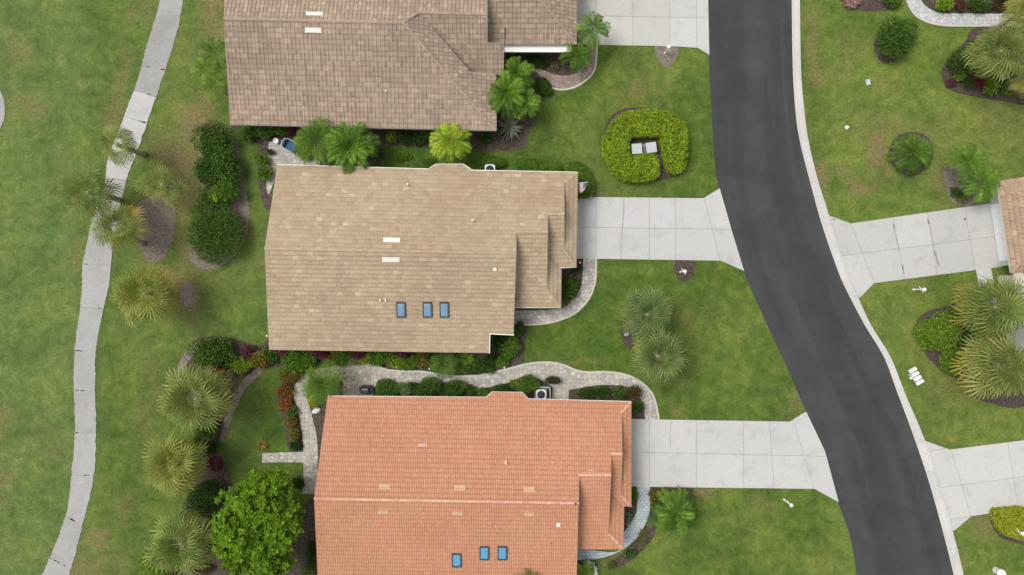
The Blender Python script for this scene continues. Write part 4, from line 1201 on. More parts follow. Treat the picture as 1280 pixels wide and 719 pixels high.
def blades(px, py, rpx, h, pal, label, cat="plant", name="spiky_plant", n=40, width=.07, group=None, seg=3, lift=.8, droop=.9, accent=None):
    """strap leaves arching out of one centre"""
    rng = np.random.default_rng(int(px * 17 + py * 5)); k = (CAM_H - h) / FPX; c = P(px, py, h * .5); r = rpx * k
    lv = Leaves(); V = []; F = []; T = []
    for i in range(n):
        az = i * 2.39996 + rng.random() * .5; el = lift * (1.25 - 1.05 * (i / n)) + rng.normal() * .08; ln = r * (1.15 - .25 * (1 - i / n)) * (.85 + .3 * rng.random())
        pts = []; p = np.array([0, 0, h * .35]); e = el
        for s in range(seg + 1):
            pts.append(p.copy()); p = p + np.array([math.cos(az) * math.cos(e), math.sin(az) * math.cos(e), math.sin(e)]) * ln / seg; e -= droop / seg * (1.0 + .6 * s)
        sd_ = np.array([-math.sin(az), math.cos(az), 0]); n0 = len(V)
        tt = tints(1, *(PAL[accent[0]] if accent and rng.random() < accent[1] else PAL[pal]), rng)[0]
        for s, q in enumerate(pts):
            w = width * (.6 + .8 * s / seg) * (1 - (s / seg) ** 2.2) + .004
            for sg in (-1, 1): 
                v = q + sd_ * w * sg; v[2] = max(v[2], .02) + (.25 * w); V.append(v); T.append(tt)
        for s in range(seg): F.append((n0 + 2 * s, n0 + 2 * s + 1, n0 + 2 * s + 3, n0 + 2 * s + 2))
    lv.add(np.array(V) + np.array([c.x, c.y, 0]), np.array(F, np.int32), np.array(T))
    return tag(lv.build(name, None, (c.x, c.y, 0)), label, cat, group)

def fan_leaf(rng, Lp, Rb, nseg, col, droop):
    """one costapalmate fan in its own frame: x forward, z up; returns V,F,T"""
    V = []; F = []; T = []
    spread = 2.5
    # petiole
    w = .022
    V += [(0, -w, 0), (0, w, 0), (Lp, w * .6, 0), (Lp, -w * .6, 0)]; F.append((0, 1, 2, 3)); T += [tuple(np.array(col) * 1.15)] * 4
    for i in range(nseg):
        f = (i + .5) / nseg * 2 - 1; a = f * spread
        att = np.array([Lp + .30 * Rb * (1 - abs(f)) ** 1.3, 0, 0]); ln = Rb * (.62 + .38 * math.cos(a * .55)) * (.9 + .2 * rng.random()) * (.80 if abs(f) < .3 else 1)
        d = np.array([math.cos(a), math.sin(a), -.10 * abs(f)]); sdv = np.array([-math.sin(a), math.cos(a), 0])
        wd = ln * .66 * math.sin(spread / nseg) * (.85 + .4 * rng.random())
        m_ = att + d * ln * .55; m_[2] += .05 * Rb - .25 * droop * (ln * .55)
        tp = att + d * ln * (1 - .12 * droop); tp[2] -= droop * ln * (.55 + .5 * rng.random())
        t2 = att + d * ln * .82; t2[2] -= droop * ln * .30
        n0 = len(V); c = np.array(col) * (.80 + .38 * rng.random())
        V += [tuple(att), tuple(m_ - sdv * wd * .5), tuple(m_ + sdv * wd * .5), tuple(t2 - sdv * wd * .30), tuple(t2 + sdv * wd * .30), tuple(tp)]
        F += [(n0, n0 + 1, n0 + 2, n0), (n0 + 1, n0 + 3, n0 + 4, n0 + 2), (n0 + 3, n0 + 5, n0 + 4, n0 + 3)]
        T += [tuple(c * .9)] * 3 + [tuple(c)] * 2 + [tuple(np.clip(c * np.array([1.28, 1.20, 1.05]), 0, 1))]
    V = np.array(V); V[:, 2] -= .10 * droop * np.maximum(0, V[:, 0] - Lp * .4) ** 2 / max(.3, Rb)
    return V, F, np.array(T)

def fan_palm(px, py, rpx, h, label, n=34, pal=((.155, .210, .052), (.360, .405, .125)), old=((.34, .32, .05), (.42, .35, .09)), oldf=.18, base_px=None, group="fan palms around the lawns", sparse=0.0, seed=0, drop=1.0):
    rng = np.random.default_rng(int(px * 3 + py * 11 + seed)); c = P(px, py, h); k = (CAM_H - h) / FPX; r = rpx * k
    b0 = P(*base_px, 0) if base_px else Vector((c.x, c.y, 0))
    root = empty("fan_palm", (b0.x, b0.y, 0), label, "palm tree", group)
    lv = Leaves(); Lp = r * .43; Rb = r * .55; hot = c + Vector((0, 0, 0))
    VV = []; FF = []; TT = []; cnt = 0
    for i in range(n):
        u = (i + .5) / n
        if rng.random() < sparse: continue
        az = i * 2.39996 + rng.normal() * .12; el = R(82) * (1 - u ** .75 * 1.42) + rng.normal() * .09
        s = (.82 + .28 * u ** .5) * (.80 + .32 * rng.random())
        kk = rng.random()
        col = np.array(pal[0]) * (1 - kk) + np.array(pal[1]) * kk
        if u > 1 - oldf and rng.random() < .75: q = rng.random(); col = np.array(old[0]) * (1 - q) + np.array(old[1]) * q
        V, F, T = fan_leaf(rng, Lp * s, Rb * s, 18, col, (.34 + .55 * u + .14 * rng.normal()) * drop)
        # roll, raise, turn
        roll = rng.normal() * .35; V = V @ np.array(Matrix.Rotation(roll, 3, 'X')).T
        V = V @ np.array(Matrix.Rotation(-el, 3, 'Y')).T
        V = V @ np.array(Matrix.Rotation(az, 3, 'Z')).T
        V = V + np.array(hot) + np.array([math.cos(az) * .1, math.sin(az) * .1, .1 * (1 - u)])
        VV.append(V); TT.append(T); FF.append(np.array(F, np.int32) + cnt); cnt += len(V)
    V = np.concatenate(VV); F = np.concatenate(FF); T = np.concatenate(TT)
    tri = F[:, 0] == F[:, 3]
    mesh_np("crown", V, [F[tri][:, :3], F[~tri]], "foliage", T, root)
    mb = MB(); top = Vector((c.x, c.y, h - .1)); pts = []; rad = []
    for q in range(9):
        f = q / 8; p = b0.lerp(top, f); p.z = (h - .1) * f; p.x += (b0.x - c.x) * 0 
        pts.append(p); rad.append(.20 - .05 * f + (.02 if q % 2 else 0) + (.05 if q == 0 else 0))
    pts.append(top + Vector((0, 0, .25))); rad.append(.10)
    mb.tube(pts, rad, 10); mb.build("trunk", ["palm_bark"], root, smooth=True)
    return root

def feather_palm(px, py, rpx, h, label, pal="green", n=18, leaflets=26, lw=.05, ll=.34, el0=1.25, bend=1.9, group="feather palms beside the houses", name="feather_palm", cat="palm tree", stems=1, seed=0, trunk=True, accent=None):
    rng = np.random.default_rng(int(px * 5 + py * 19 + seed)); c = P(px, py, h); k = (CAM_H - h) / FPX; r = rpx * k
    root = empty(name, (c.x, c.y, 0), label, cat, group) if trunk else None
    B = []; A = []; Nn = []; Ln = []; W = []; T = []; D = []; RV = []; RF = []; RT = []
    for i in range(n):
        u = (i + .5) / n; az = i * 2.39996 + rng.normal() * .15; e = el0 * (1 - .95 * u) + rng.normal() * .08; L_ = r * 1.28 * (.80 + .25 * u) * (.9 + .2 * rng.random())
        p = np.array([c.x, c.y, h]); m_ = leaflets; kk = rng.random(); col = tints(1, *(PAL[accent[0]] if accent and rng.random() < accent[1] else PAL[pal]), rng, .1, np.array([kk]))[0]
        prev = None
        for s in range(m_ + 1):
            f = s / m_; t = np.array([math.cos(az) * math.cos(e), math.sin(az) * math.cos(e), math.sin(e)]); sd_ = np.array([-math.sin(az), math.cos(az), 0]); up = np.cross(t, sd_) * -1
            up = np.cross(sd_, t) * -1; up = np.cross(t, sd_)
            if up[2] < 0: up = -up
            if s % 3 == 0 or s == m_:
                n0 = len(RV); w = .022 * (1 - .8 * f)
                RV += [p - sd_ * w, p + sd_ * w]; RT += [col * np.array([1.3, 1.2, 1.1])] * 2
                if prev is not None: RF.append((prev, prev + 1, n0 + 1, n0))
                prev = n0
            if f > .12:
                lf = ll * L_ * (math.sin(math.pi * (.12 + .80 * f)) ** .6)
                for sg in (-1, 1):
                    B.append(p); A.append(t * .62 + sd_ * sg * .78 + up * (.30 + .1 * rng.normal())); Nn.append(up + sd_ * sg * .4 + rng.normal(size=3) * .15); Ln.append(lf * (.9 + .2 * rng.random())); W.append(lw * .62 * (1 if f < .9 else .7)); T.append(col * (.72 + .56 * rng.random())); D.append(lf * .28)
            p = p + t * L_ / m_; e -= bend / m_ * (.5 + f)
    lv = Leaves(); lv.add(*leaf_quads(np.array(B), np.array(A), np.array(Nn), np.array(Ln), np.array(W), np.clip(np.array(T), 0, 1), .4, np.array(D)))
    lv.add(np.array(RV), np.array(RF, np.int32), np.clip(np.array(RT), 0, 1))
    if not trunk: return tag(lv.build(name, None, (c.x, c.y, 0)), label, cat, group)
    lv.build("crown", root)
    mb = MB()
    for s in range(stems):
        ox, oy = (rng.normal() * .12 * (stems > 1), rng.normal() * .12 * (stems > 1)); mb.tube([(c.x + ox * 2, c.y + oy * 2, -.05), (c.x + ox, c.y + oy, h * .5), (c.x, c.y, h)], [.10, .075, .055], 8)
    mb.build("trunk", ["palm_bark"], root, smooth=True)
    return root

def hedge(poly_px, h, pal, label, cat="hedge", name="hedge", group=None, leaf=.12, dens=1.0, smooth=True, round_=.35, accent=None, lump=.08):
    """clipped hedge over an outline traced at its top"""
    rng = np.random.default_rng(int(poly_px[0][0] * 7 + poly_px[0][1]))
    pts = catmull(poly_px, True, 4) if smooth else poly_px
    poly = np.array([tuple(P(x, y, h * .8)[:2]) for x, y in pts]); lo = poly.min(0); hi = poly.max(0); area = abs(np.sum(poly[:, 0] * np.roll(poly[:, 1], -1) - np.roll(poly[:, 0], -1) * poly[:, 1])) / 2
    nt = int(dens * area * 4.6 / (leaf * leaf * .3)); x = rng.uniform(lo[0], hi[0], nt * 3); y = rng.uniform(lo[1], hi[1], nt * 3); m_ = inside(poly, x, y); x, y = x[m_][:nt], y[m_][:nt]
    d = edge_dist(poly, x, y); rim = np.clip(1 - d / round_, 0, 1)
    z = h - round_ * .7 * rim ** 2 + (fnoise(x * 1.0, y, 1.6) - .5) * lump * 4 - rng.random(len(x)) ** 2 * .20 + rng.normal(size=len(x)) * .02
    base = [np.stack([x, y, z], -1)]; ax = [np.stack([rng.normal(size=len(x)), rng.normal(size=len(x)), .35 + .5 * rng.random(len(x))], -1)]; nr = [np.stack([rng.normal(size=len(x)) * .5, rng.normal(size=len(x)) * .5, np.ones(len(x))], -1)]
    n = len(poly)
    for i in range(n):
        a, b_ = poly[i], poly[(i + 1) % n]; l = np.linalg.norm(b_ - a); k = int(dens * l * h * 3.2 / (leaf * leaf * .3)); t = rng.random(k)
        if k == 0: continue
        p = a + (b_ - a) * t[:, None]; out = np.array([(b_ - a)[1], -(b_ - a)[0]]) / (l + 1e-9)
        if inside(poly, np.array([((a + b_) / 2 + out * .03)[0]]), np.array([((a + b_) / 2 + out * .03)[1]]))[0]: out = -out
        zz = rng.random(k) * (h - round_ * .4); p = p + out * (rng.normal(size=k) * .05 - .03)[:, None]
        base.append(np.column_stack([p, zz])); o3 = np.array([out[0], out[1], 0]); ax.append(o3 * .8 + rng.normal(size=(k, 3)) * .6 + np.array([0, 0, .3])); nr.append(o3 * .7 + rng.normal(size=(k, 3)) * .4 + np.array([0, 0, .6]))
    base = np.concatenate(base); ax = np.concatenate(ax); nr = np.concatenate(nr); k = len(base)
    kk = np.clip(.65 * rng.random(k) + .5 * (fnoise(base[:, 0], base[:, 1], 1.3) - .15), 0, 1)
    t = tints(k, *PAL[pal], rng, .18, kk)
    if accent: s = rng.random(k) < accent[1]; t[s] = tints(s.sum(), *PAL[accent[0]], rng)
    ln = leaf * (.6 + .7 * rng.random(k))
    V, F, T = leaf_quads(base, ax, nr, ln, ln * .6, t)
    # woody mass inside
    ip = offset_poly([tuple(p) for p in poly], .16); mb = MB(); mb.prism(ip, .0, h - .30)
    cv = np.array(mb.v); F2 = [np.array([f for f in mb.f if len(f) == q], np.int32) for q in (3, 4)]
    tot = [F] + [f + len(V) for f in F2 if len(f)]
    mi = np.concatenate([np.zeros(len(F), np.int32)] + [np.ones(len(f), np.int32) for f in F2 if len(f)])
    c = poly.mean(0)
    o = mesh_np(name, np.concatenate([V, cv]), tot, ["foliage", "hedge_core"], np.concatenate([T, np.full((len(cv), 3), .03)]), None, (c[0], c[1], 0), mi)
    return tag(o, label, cat, group)

def broadleaf_tree(px, py, rx, ry, h, label):
    rng = np.random.default_rng(5); zc = h * .66; k = (CAM_H - zc) / FPX; c = P(px, py, zc); a, b_ = rx * k, ry * k
    root = empty("broadleaf_tree", (c.x, c.y, 0), label, "tree")
    # crown lumps
    nl = 26; th = np.arange(nl) * 2.39996; rr = np.sqrt((np.arange(nl) + .5) / nl) * .80
    lc = np.stack([rr * np.cos(th) * a, rr * np.sin(th) * b_, (h * .30) * (1 - rr ** 2 * 1.1) + rng.normal(size=nl) * .25], -1) + rng.normal(size=(nl, 3)) * .18; lr = .85 + .35 * rng.random(nl)
    lv = Leaves(); nr_ = 1150
    which = rng.integers(0, nl, nr_); d = unit(rng.normal(size=(nr_, 3)) + np.array([0, 0, .55])); dep = 1 - .55 * rng.random(nr_) ** 1.6
    pos = lc[which] + d * (lr[which] * dep)[:, None] * np.array([1, 1, .85])
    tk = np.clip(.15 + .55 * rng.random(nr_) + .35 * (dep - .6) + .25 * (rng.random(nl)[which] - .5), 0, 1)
    LPR = 9
    az = np.tile(np.arange(LPR) * 2.39996, nr_) + np.repeat(rng.random(nr_) * 6.28, LPR); el = np.tile(np.linspace(.9, -.25, LPR), nr_) + rng.normal(size=nr_ * LPR) * .2
    up = np.repeat(unit(d * .6 + np.array([0, 0, .9]) + rng.normal(size=(nr_, 3)) * .25), LPR, 0)
    t1 = unit(np.cross(up, np.array([.3, .9, .1]))); t2 = np.cross(up, t1)
    ax = t1 * (np.cos(az) * np.cos(el))[:, None] + t2 * (np.sin(az) * np.cos(el))[:, None] + up * np.sin(el)[:, None]
    n = nr_ * LPR; base = np.repeat(pos, LPR, 0) + np.array([c.x, c.y, zc])
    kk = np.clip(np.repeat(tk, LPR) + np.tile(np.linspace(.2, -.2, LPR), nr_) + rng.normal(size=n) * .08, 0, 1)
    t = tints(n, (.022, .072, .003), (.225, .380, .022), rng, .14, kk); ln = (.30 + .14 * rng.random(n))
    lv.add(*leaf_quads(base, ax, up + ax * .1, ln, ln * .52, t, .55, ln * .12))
    lv.build("crown", root)
    mb = MB(); mb.tube([(c.x, c.y, -.1), (c.x + .1, c.y, h * .2), (c.x, c.y + .1, h * .42)], [.24, .19, .15], 10)
    for i in range(0, nl, 2):
        e = Vector(lc[i]) + Vector((c.x, c.y, zc)); s0 = Vector((c.x, c.y + .05, h * (.25 + .15 * (i % 4) / 4))); mb.tube([s0, s0.lerp(e, .5) + Vector((0, 0, .25)), e], [.09, .06, .02], 6)
    mb.build("trunk", ["bark"], root, smooth=True)
    return root
# ------------------------------------------------------------------ small things
def lamp_post(base, top, label, arm=True):
    b_ = P(*base, 0); t = P(*top, 2.15); t = Vector((t.x * .15 + b_.x * .85, t.y * .15 + b_.y * .85, 2.1))
    root = empty("lamp_post", b_, label, "lamp post", "white lamp posts beside the driveways")
    mb = MB(); mb.lathe(b_, [(.10, 0), (.10, .12), (.065, .18), (.055, .8), (.05, 1.42)], 12); mb.build("post", ["white_paint"], root, smooth=False)
    if arm:
        mb = MB(); mb.tube([b_ + Vector((-.16, .26, 1.12)), b_ + Vector((.16, -.26, 1.12))], .030, 8); mb.build("crossbar", ["white_paint"], root)
    mb = MB(); mb.lathe(b_ + Vector((0, 0, 1.40)), [(.06, 0), (.11, .03), (.15, .09), (.165, .18), (.14, .27), (.08, .33), (.03, .36)], 16); mb.build("lamp_head", ["white_paint"], root, smooth=True)
lamp_post((831.5, 66.5), (836, 54), "white lamp post in the mulch beside the upper driveway")
lamp_post((850.5, 340), (858, 334), "white lamp post in the mulch patch below the middle driveway")
lamp_post((980, 624.5), (990, 627), "white lamp post in the lawn below the driveway of the terracotta roofed house")
lamp_post((1142, 362), (1157, 357), "white lamp post in the lawn below the driveway of the right edge house")
lamp_post((1262, 659), (1275, 662), "white lamp post rising through the yellow hedge")

# four letter boxes on one stand
def letter_boxes():
    c = P(1136, 468.5, 0); root = empty("mailbox_stand", c, "white stand of four mailboxes in a row on the grass by the kerb", "mailboxes")
    d = Vector((P(1144, 478, 0) - P(1133, 459, 0)).normalized()); s = Vector((-d.y, d.x, 0))
    if s.x < 0: s = -s
    rz = math.atan2(s.y, s.x)
    mb = MB(); mb.box(c, .10, .10, .92, rz); mb.build("post", ["white_paint"], root)
    mb = MB(); mb.box(c + Vector((0, 0, .92)), .14, 1.35, .05, rz); mb.build("crossbar", ["white_paint"], root)
    for i in range(4):
        q = c + d * ((i - 1.5) * .385) + Vector((0, 0, .97)); mb = MB(); hw, hl = .145, .31
        prof = [(-hw, 0), (-hw, .16), (-hw * .8, .23), (-hw * .35, .27), (hw * .35, .27), (hw * .8, .23), (hw, .16), (hw, 0)]
        v = [q + d * a + s * (e * hl) + Vector((0, 0, z)) for e in (-1, 1) for a, z in prof]; n = len(prof)
        mb.add(v, [(k, (k + 1) % n, n + (k + 1) % n, n + k) for k in range(n)] + [tuple(range(n))[::-1], tuple(range(n, 2 * n))])
        b_ = mb.build("mailbox", ["white_paint"], root)
    mb = MB(); mb.box(c - s * .34 + d * -.02 + Vector((0, 0, .80)), .22, .17, .20, rz, 0, .03); mb.build("newspaper_holder", ["white_paint"], root)
letter_boxes()

# garden seat on the patio
def garden_chair():
    c = P(362, 182, .35); c.z = 0; root = empty("garden_chair", c, "garden chair with pale curved frame and blue cushions on the small patio", "chair"); rz = R(-28)
    cr, sr = math.cos(rz), math.sin(rz)
    def W(x, y, z): return Vector((c.x + x * cr - y * sr, c.y + x * sr + y * cr, z))
    mb = MB(); rim = [W(x, y, z) for x, y, z in ((.62, .40, .48), (.2, .44, .52), (-.3, .43, .62), (-.50, .30, .70), (-.56, 0, .74), (-.50, -.30, .70), (-.3, -.43, .62), (.2, -.44, .52), (.62, -.40, .48))]
    mb.tube(rim, .055, 8); mb.build("frame", ["cream_trim"], root, smooth=True)
    mb = MB(); mb.box(W(.06, 0, .26), .98, .76, .13, rz, 0, .05); mb.build("seat", ["blue_cushion"], root)
    mb = MB(); mb.box(W(-.43, 0, .38), .17, .70, .34, rz, 0, .05); mb.build("backrest", ["blue_cushion"], root)
    for x, y, t in ((.55, .38, .48), (.55, -.38, .48), (-.45, .34, .66), (-.45, -.34, .66)):
        mb = MB(); mb.tube([W(x, y, 0), W(x, y, t)], .03, 8); mb.build("leg", ["cream_trim"], root)
garden_chair()

def grill():
    c = P(457.5, 487, .5); c.z = 0; root = empty("grill", c, "dark covered grill standing on the stone patio", "grill")
    mb = MB(); mb.box(c, .78, .62, .72, R(-1), 0, .02); mb.build("cabinet", ["dark_blue_vinyl"], root)
    mb = MB(); mb.box(c + Vector((0, -.02, .72)), .74, .56, .24, R(-1), 0, .10); mb.build("lid", ["dark_metal"], root)
    mb = MB(); mb.tube([c + Vector((-.2, .05, .965)), c + Vector((-.18, .08, 1.02)), c + Vector((.18, .08, 1.02)), c + Vector((.2, .05, .965))], .03, 6); mb.build("handle", ["light_metal"], root)
    for sx in (-1, 1): mb = MB(); mb.box(c + Vector((sx * .45, 0, .66)), .14, .5, .04, R(-1)); mb.build("side_shelf", ["dark_metal"], root)
grill()

def air_conditioner(px, py, label, pad=True):
    c = P(px, py, .8); c.z = 0.06; root = empty("air_conditioner", c, label, "air conditioner", "white air conditioning units against the houses")
    n = 24; mb = MB()
    def ring(r, z, sq):
        o = []
        for i in range(n):
            t = 2 * math.pi * i / n; x, y = math.cos(t), math.sin(t); m_ = (abs(x) ** 5 + abs(y) ** 5) ** (-.2) if sq else 1; o.append(c + Vector((x * r * m_, y * r * m_, z)))
        return o
    rs = [ring(.44, 0, 1), ring(.44, .74, 1), ring(.40, .80, 1), ring(.34, .80, 0), ring(.33, .70, 0)]; v = [p for r in rs for p in r]
    mb.add(v, [(k * n + i, k * n + (i + 1) % n, k * n + n + (i + 1) % n, k * n + n + i) for k in range(4) for i in range(n)]); mb.build("housing", ["white_metal"], root)
    mb = MB(); mb.lathe(c + Vector((0, 0, .60)), [(.33, 0), (.33, .05), (.02, .06)], 20); mb.build("fan_well", ["dark_blue_vinyl"], root)
    mb = MB(); mb.lathe(c + Vector((0, 0, .70)), [(.09, 0), (.09, .05), (.02, .07)], 12)
    for i in range(4):
        t = i * math.pi / 2 + .4; a = c + Vector((0, 0, .70)); d = Vector((math.cos(t), math.sin(t), 0)); s = Vector((-d.y, d.x, 0))
        mb.add([a + d * .08 - s * .05, a + d * .08 + s * .05 + Vector((0, 0, .03)), a + d * .31 + s * .12 + Vector((0, 0, .05)), a + d * .31 - s * .08], [(0, 1, 2, 3), (3, 2, 1, 0)])
    mb.build("fan", ["dark_metal"], root)
    if pad:
        mb = MB(); mb.box((c.x, c.y, 0), 1.1, 1.1, .07); mb.build("pad", ["stone_grey"], root)
air_conditioner(676.5, 493.5, "white air conditioner with dark round fan beside the terracotta roof edge")
air_conditioner(612.5, 212, "white air conditioner half hidden under the tan roof edge")
# low screen round the unit
mb = MB(); a, b_, c_ = P(671, 484, .6), P(687.5, 484.5, .6), P(687.5, 500, .6)
for p, q in ((a, b_), (b_, c_)):
    d = (q - p); mid_ = (p + q) / 2; mb.box((mid_.x, mid_.y, 0), d.length, .06, .75, math.atan2(d.y, d.x))
tag(mb.build("screen_wall", ["light_metal"], None, (b_.x, b_.y, 0)), "low grey screen cornering around the air conditioner by the stone walk", "screen")

def utility_cabinet(px, py, label, rz):
    c = P(px, py, .8); c.z = 0; root = empty("utility_cabinet", c, label, "utility box", "grey utility cabinets inside the clipped hedge")
    mb = MB(); mb.box(c, .78, .78, .72, rz); mb.build("cabinet", ["plastic_grey"], root)
    mb = MB(); mb.box(c + Vector((0, 0, .72)), .86, .86, .10, rz, 0, .03); mb.build("lid", ["light_metal"], root)
    mb = MB(); mb.box((c.x, c.y, 0), 1.05, 1.0, .08, rz); mb.build("pad", ["stone_grey"], root)
utility_cabinet(796.3, 186, "grey utility cabinet on the left inside the horseshoe hedge", R(4))
utility_cabinet(814.3, 184.5, "grey utility cabinet on the right inside the horseshoe hedge", R(8))

def flag():
    a = P(722.5, 231, 2.55); b_ = P(734.5, 228, 3.15); root = empty("flag", a, "striped flag with blue corner on a pole at the tan roof corner", "flag")
    mb = MB(); mb.tube([a - Vector((.5, -.1, .25)), b_], .022, 8); mb.build("pole", ["white_paint"], root)
    p0 = a.lerp(b_, .12); p1 = a.lerp(b_, .97); d = p1 - p0; hang = Vector((-.10, -.62, -.36))
    def pt(u, v):
        w = .06 * math.sin(5 * u + 2.5 * v); return p0 + d * u * (1 - .35 * v) + hang * v + Vector((d.length * .12 * v, w, w))
    mb = MB(); K = 13; M_ = 12
    for i in range(M_):
        for j in range(K):
            u0, u1, v0, v1 = 1 - i / M_, 1 - (i + 1) / M_, j / K, (j + 1) / K
            canton = i < 5 and j < 7
            m_ = 2 if canton else (1 if j % 2 == 0 else 0)
            q = [pt(u0, v0), pt(u1, v0), pt(u1, v1), pt(u0, v1)]; mb.add(q, [(0, 1, 2, 3)], m_)
    # small white stars on the blue corner
    for r in range(9):
        for k in range(6 if r % 2 == 0 else 5):
            u = 1 - (.03 + (k * 2 + (r % 2) + .5) / 12 * .36); v = (r + .7) / 10 * .52; c = pt(u, v) + Vector((0, 0, .006)); rr = .012
            vv = []
            for s in range(10): t = s * math.pi / 5; q = rr if s % 2 == 0 else rr * .45; vv.append(c + Vector((math.cos(t) * q, math.sin(t) * q, 0)))
            mb.add(vv, [tuple(range(10))], 0)
    mb.build("cloth", ["flag_white", "flag_red", "flag_blue"], root)
flag()

def path_light(px, py, label):
    c = P(px, py, .3); c.z = 0; root = empty("garden_light", c, label, "garden light", "small white garden lights in the beds"); mb = MB(); mb.tube([c, c + Vector((0, 0, .32))], .022, 8); mb.build("stem", ["white_paint"], root)
    mb = MB(); mb.lathe(c + Vector((0, 0, .28)), [(.04, 0), (.085, .02), (.075, .05), (.02, .09)], 12); mb.build("cap", ["white_paint"], root)
path_light(333.5, 420, "small white garden light at the left corner of the tan roof")
path_light(537, 461, "small white garden light in the bed above the winding stone walk")
path_light(630.5, 459.5, "small white garden light where the stone walk meets the dark bed")
path_light(604, 178, "small white garden light in the bed below the brown roof corner")
path_light(725, 328.5, "small white garden light beside the middle driveway and front walk")

def dome_post():
    c = P(1250.5, 716, .55); c.z = 0; root = empty("service_pedestal", c, "white round topped service pedestal standing in the lawn at the bottom edge", "service post")
    mb = MB(); mb.lathe(c, [(.30, 0), (.30, .62), (.34, .64)], 20); mb.build("body", ["white_metal"], root)
    mb = MB(); mb.lathe(c + Vector((0, 0, .64)), [(.355, 0), (.35, .10), (.30, .21), (.18, .30), (.04, .33)], 20); mb.build("lid", ["white_paint"], root, smooth=True)
dome_post()
def valve_box():
    c = P(1085, 103, 0); root = empty("valve_box", c, "small grey valve box set flush in the right hand lawn", "valve box")
    mb = MB(); mb.box(c, .42, .52, .05, R(8), 0, .01); mb.build("rim", ["plastic_grey"], root); mb = MB(); mb.box(c + Vector((0, 0, .052)), .34, .44, .012, R(8)); mb.build("lid", ["light_metal"], root)
valve_box()
def sprinkler():
    c = P(1058.5, 159.5, 0); root = empty("sprinkler", c, "white lawn sprinkler head standing in the right hand grass", "sprinkler"); mb = MB(); mb.lathe(c, [(.16, 0), (.16, .05), (.06, .08), (.06, .20)], 12); mb.build("base", ["white_paint"], root)
    mb = MB(); mb.lathe(c + Vector((0, 0, .2)), [(.085, 0), (.085, .07), (.03, .10)], 12); mb.build("nozzle", ["white_paint"], root)
sprinkler()
def pot():
    c = P(345.5, 176.5, .2); c.z = .037; mb = MB(); mb.lathe(c, [(.14, 0), (.21, .32), (.23, .33), (.23, .37), (.18, .37), (.17, .30), (.02, .29)], 16); tag(mb.build("plant_pot", ["white_paint"], None, c), "small white pot at the upper corner of the small patio", "pot")
pot()
def stone(px, py, sx, sy, sz, rz, mat, label, group=None, cat="stone"):
    rng = np.random.default_rng(int(px * 9 + py)); c = P(px, py, 0); mb = MB(); n = 10; v = []; f = []
    for k, (s, z) in enumerate(((.9, -.03), (1.0, .25), (.92, .65), (.6, .93), (.15, 1.0))):
        for i in range(n):
            t = 2 * math.pi * i / n; q = s * (.88 + .24 * rng.random()); x, y = math.cos(t) * q * sx / 2, math.sin(t) * q * sy / 2
            v.append((c.x + x * math.cos(rz) - y * math.sin(rz), c.y + x * math.sin(rz) + y * math.cos(rz), z * sz))
    for k in range(4):
        for i in range(n): f.append((k * n + i, k * n + (i + 1) % n, k * n + n + (i + 1) % n, k * n + n + i))
    f.append(tuple(range(4 * n, 5 * n))); mb.add(v, f); tag(mb.build("stone", [mat], None, c, True), label, cat, group)
stone(1222, 82, .8, .35, .3, R(30), "stone_white", "small pale stone lying left of the fan palm in the upper right bed")
stone(1259, 95, 1.5, .45, .3, R(33), "stone_white", "long pale stone lying below the fan palm in the upper right bed")
stone(396, 513, .85, .5, .3, R(25), "stone_white", "pale stone at the upper left corner of the terracotta roof")
for i, (x, y) in enumerate(((736, 702.5), (741, 705.5), (744, 711), (744.5, 717))): stone(x, y, .5, .34, .2, R(-40 - 25 * i), "stone_white", "white edging stone curving round the bed at the bottom", "white stones edging the small bed")
stone(1262, 345.5, .4, .3, .2, 0, "stone_grey", "grey stone beside the entrance of the right edge house")
stone(672, 480.5, .45, .3, .16, 0, "stone_grey", "left of two flat stones between the stone walk and the low screen"); stone(689, 477.5, .4, .3, .16, .5, "stone_grey", "right of two flat stones between the stone walk and the low screen")
stone(783, 418, .45, .35, .2, .4, "stone_grey", "grey stone in the mulch under the lawn palms")

# ------------------------------------------------------------------ palms
FP2 = ((.145, .215, .050), (.345, .415, .120)); FPD = ((.115, .180, .045), (.320, .390, .115)); FPY = ((.190, .235, .050), (.410, .435, .110))
fan_palm(146, 181, 27, 4.2, "thin fan palm leaning over the cart path, highest of the three", pal=FPD, n=22, sparse=.1, drop=1.3)
fan_palm(110, 241, 33, 4.4, "fan palm standing left of the cart path on the turf", pal=FPD, n=30)
fan_palm(149, 284, 33, 3.7, "fan palm with yellowed lower fronds growing beside the grey mulch patch", pal=FPD, n=28, oldf=.45, base_px=(179, 305))
fan_palm(203, 231, 30, 2.6, "sparse young fan palm above the grey mulch patch", n=15, sparse=.05, drop=.7)
fan_palm(181, 367, 40, 4.2, "fan palm standing alone right of the cart path", pal=FPY, n=34, oldf=.3)
fan_palm(245, 498, 43, 4.8, "pale fan palm below the glossy dark shrub at the left bed", n=40)
fan_palm(217, 583, 40, 4.6, "yellow green fan palm beside the burgundy shrub", pal=FPY, n=38)
fan_palm(226, 679, 43, 4.8, "fan palm left of the bright broadleaf tree", pal=FP2, n=38)
fan_palm(809, 393, 34, 3.4, "upper bluish green fan palm of the pair in the front lawn", pal=((.130, .200, .065), (.310, .390, .155)), n=40, oldf=.12)
fan_palm(822, 445, 36, 3.8, "lower fan palm of the pair in the front lawn", pal=((.130, .195, .055), (.310, .380, .125)), n=38, oldf=.2)
fan_palm(1243, 384, 43, 4.6, "large fan palm covering the small concrete path at the right edge", pal=FP2, n=42, oldf=.28)
fan_palm(1248, 458, 46, 4.8, "large fan palm beside the small yellow shrub at the right edge", n=42, oldf=.3)
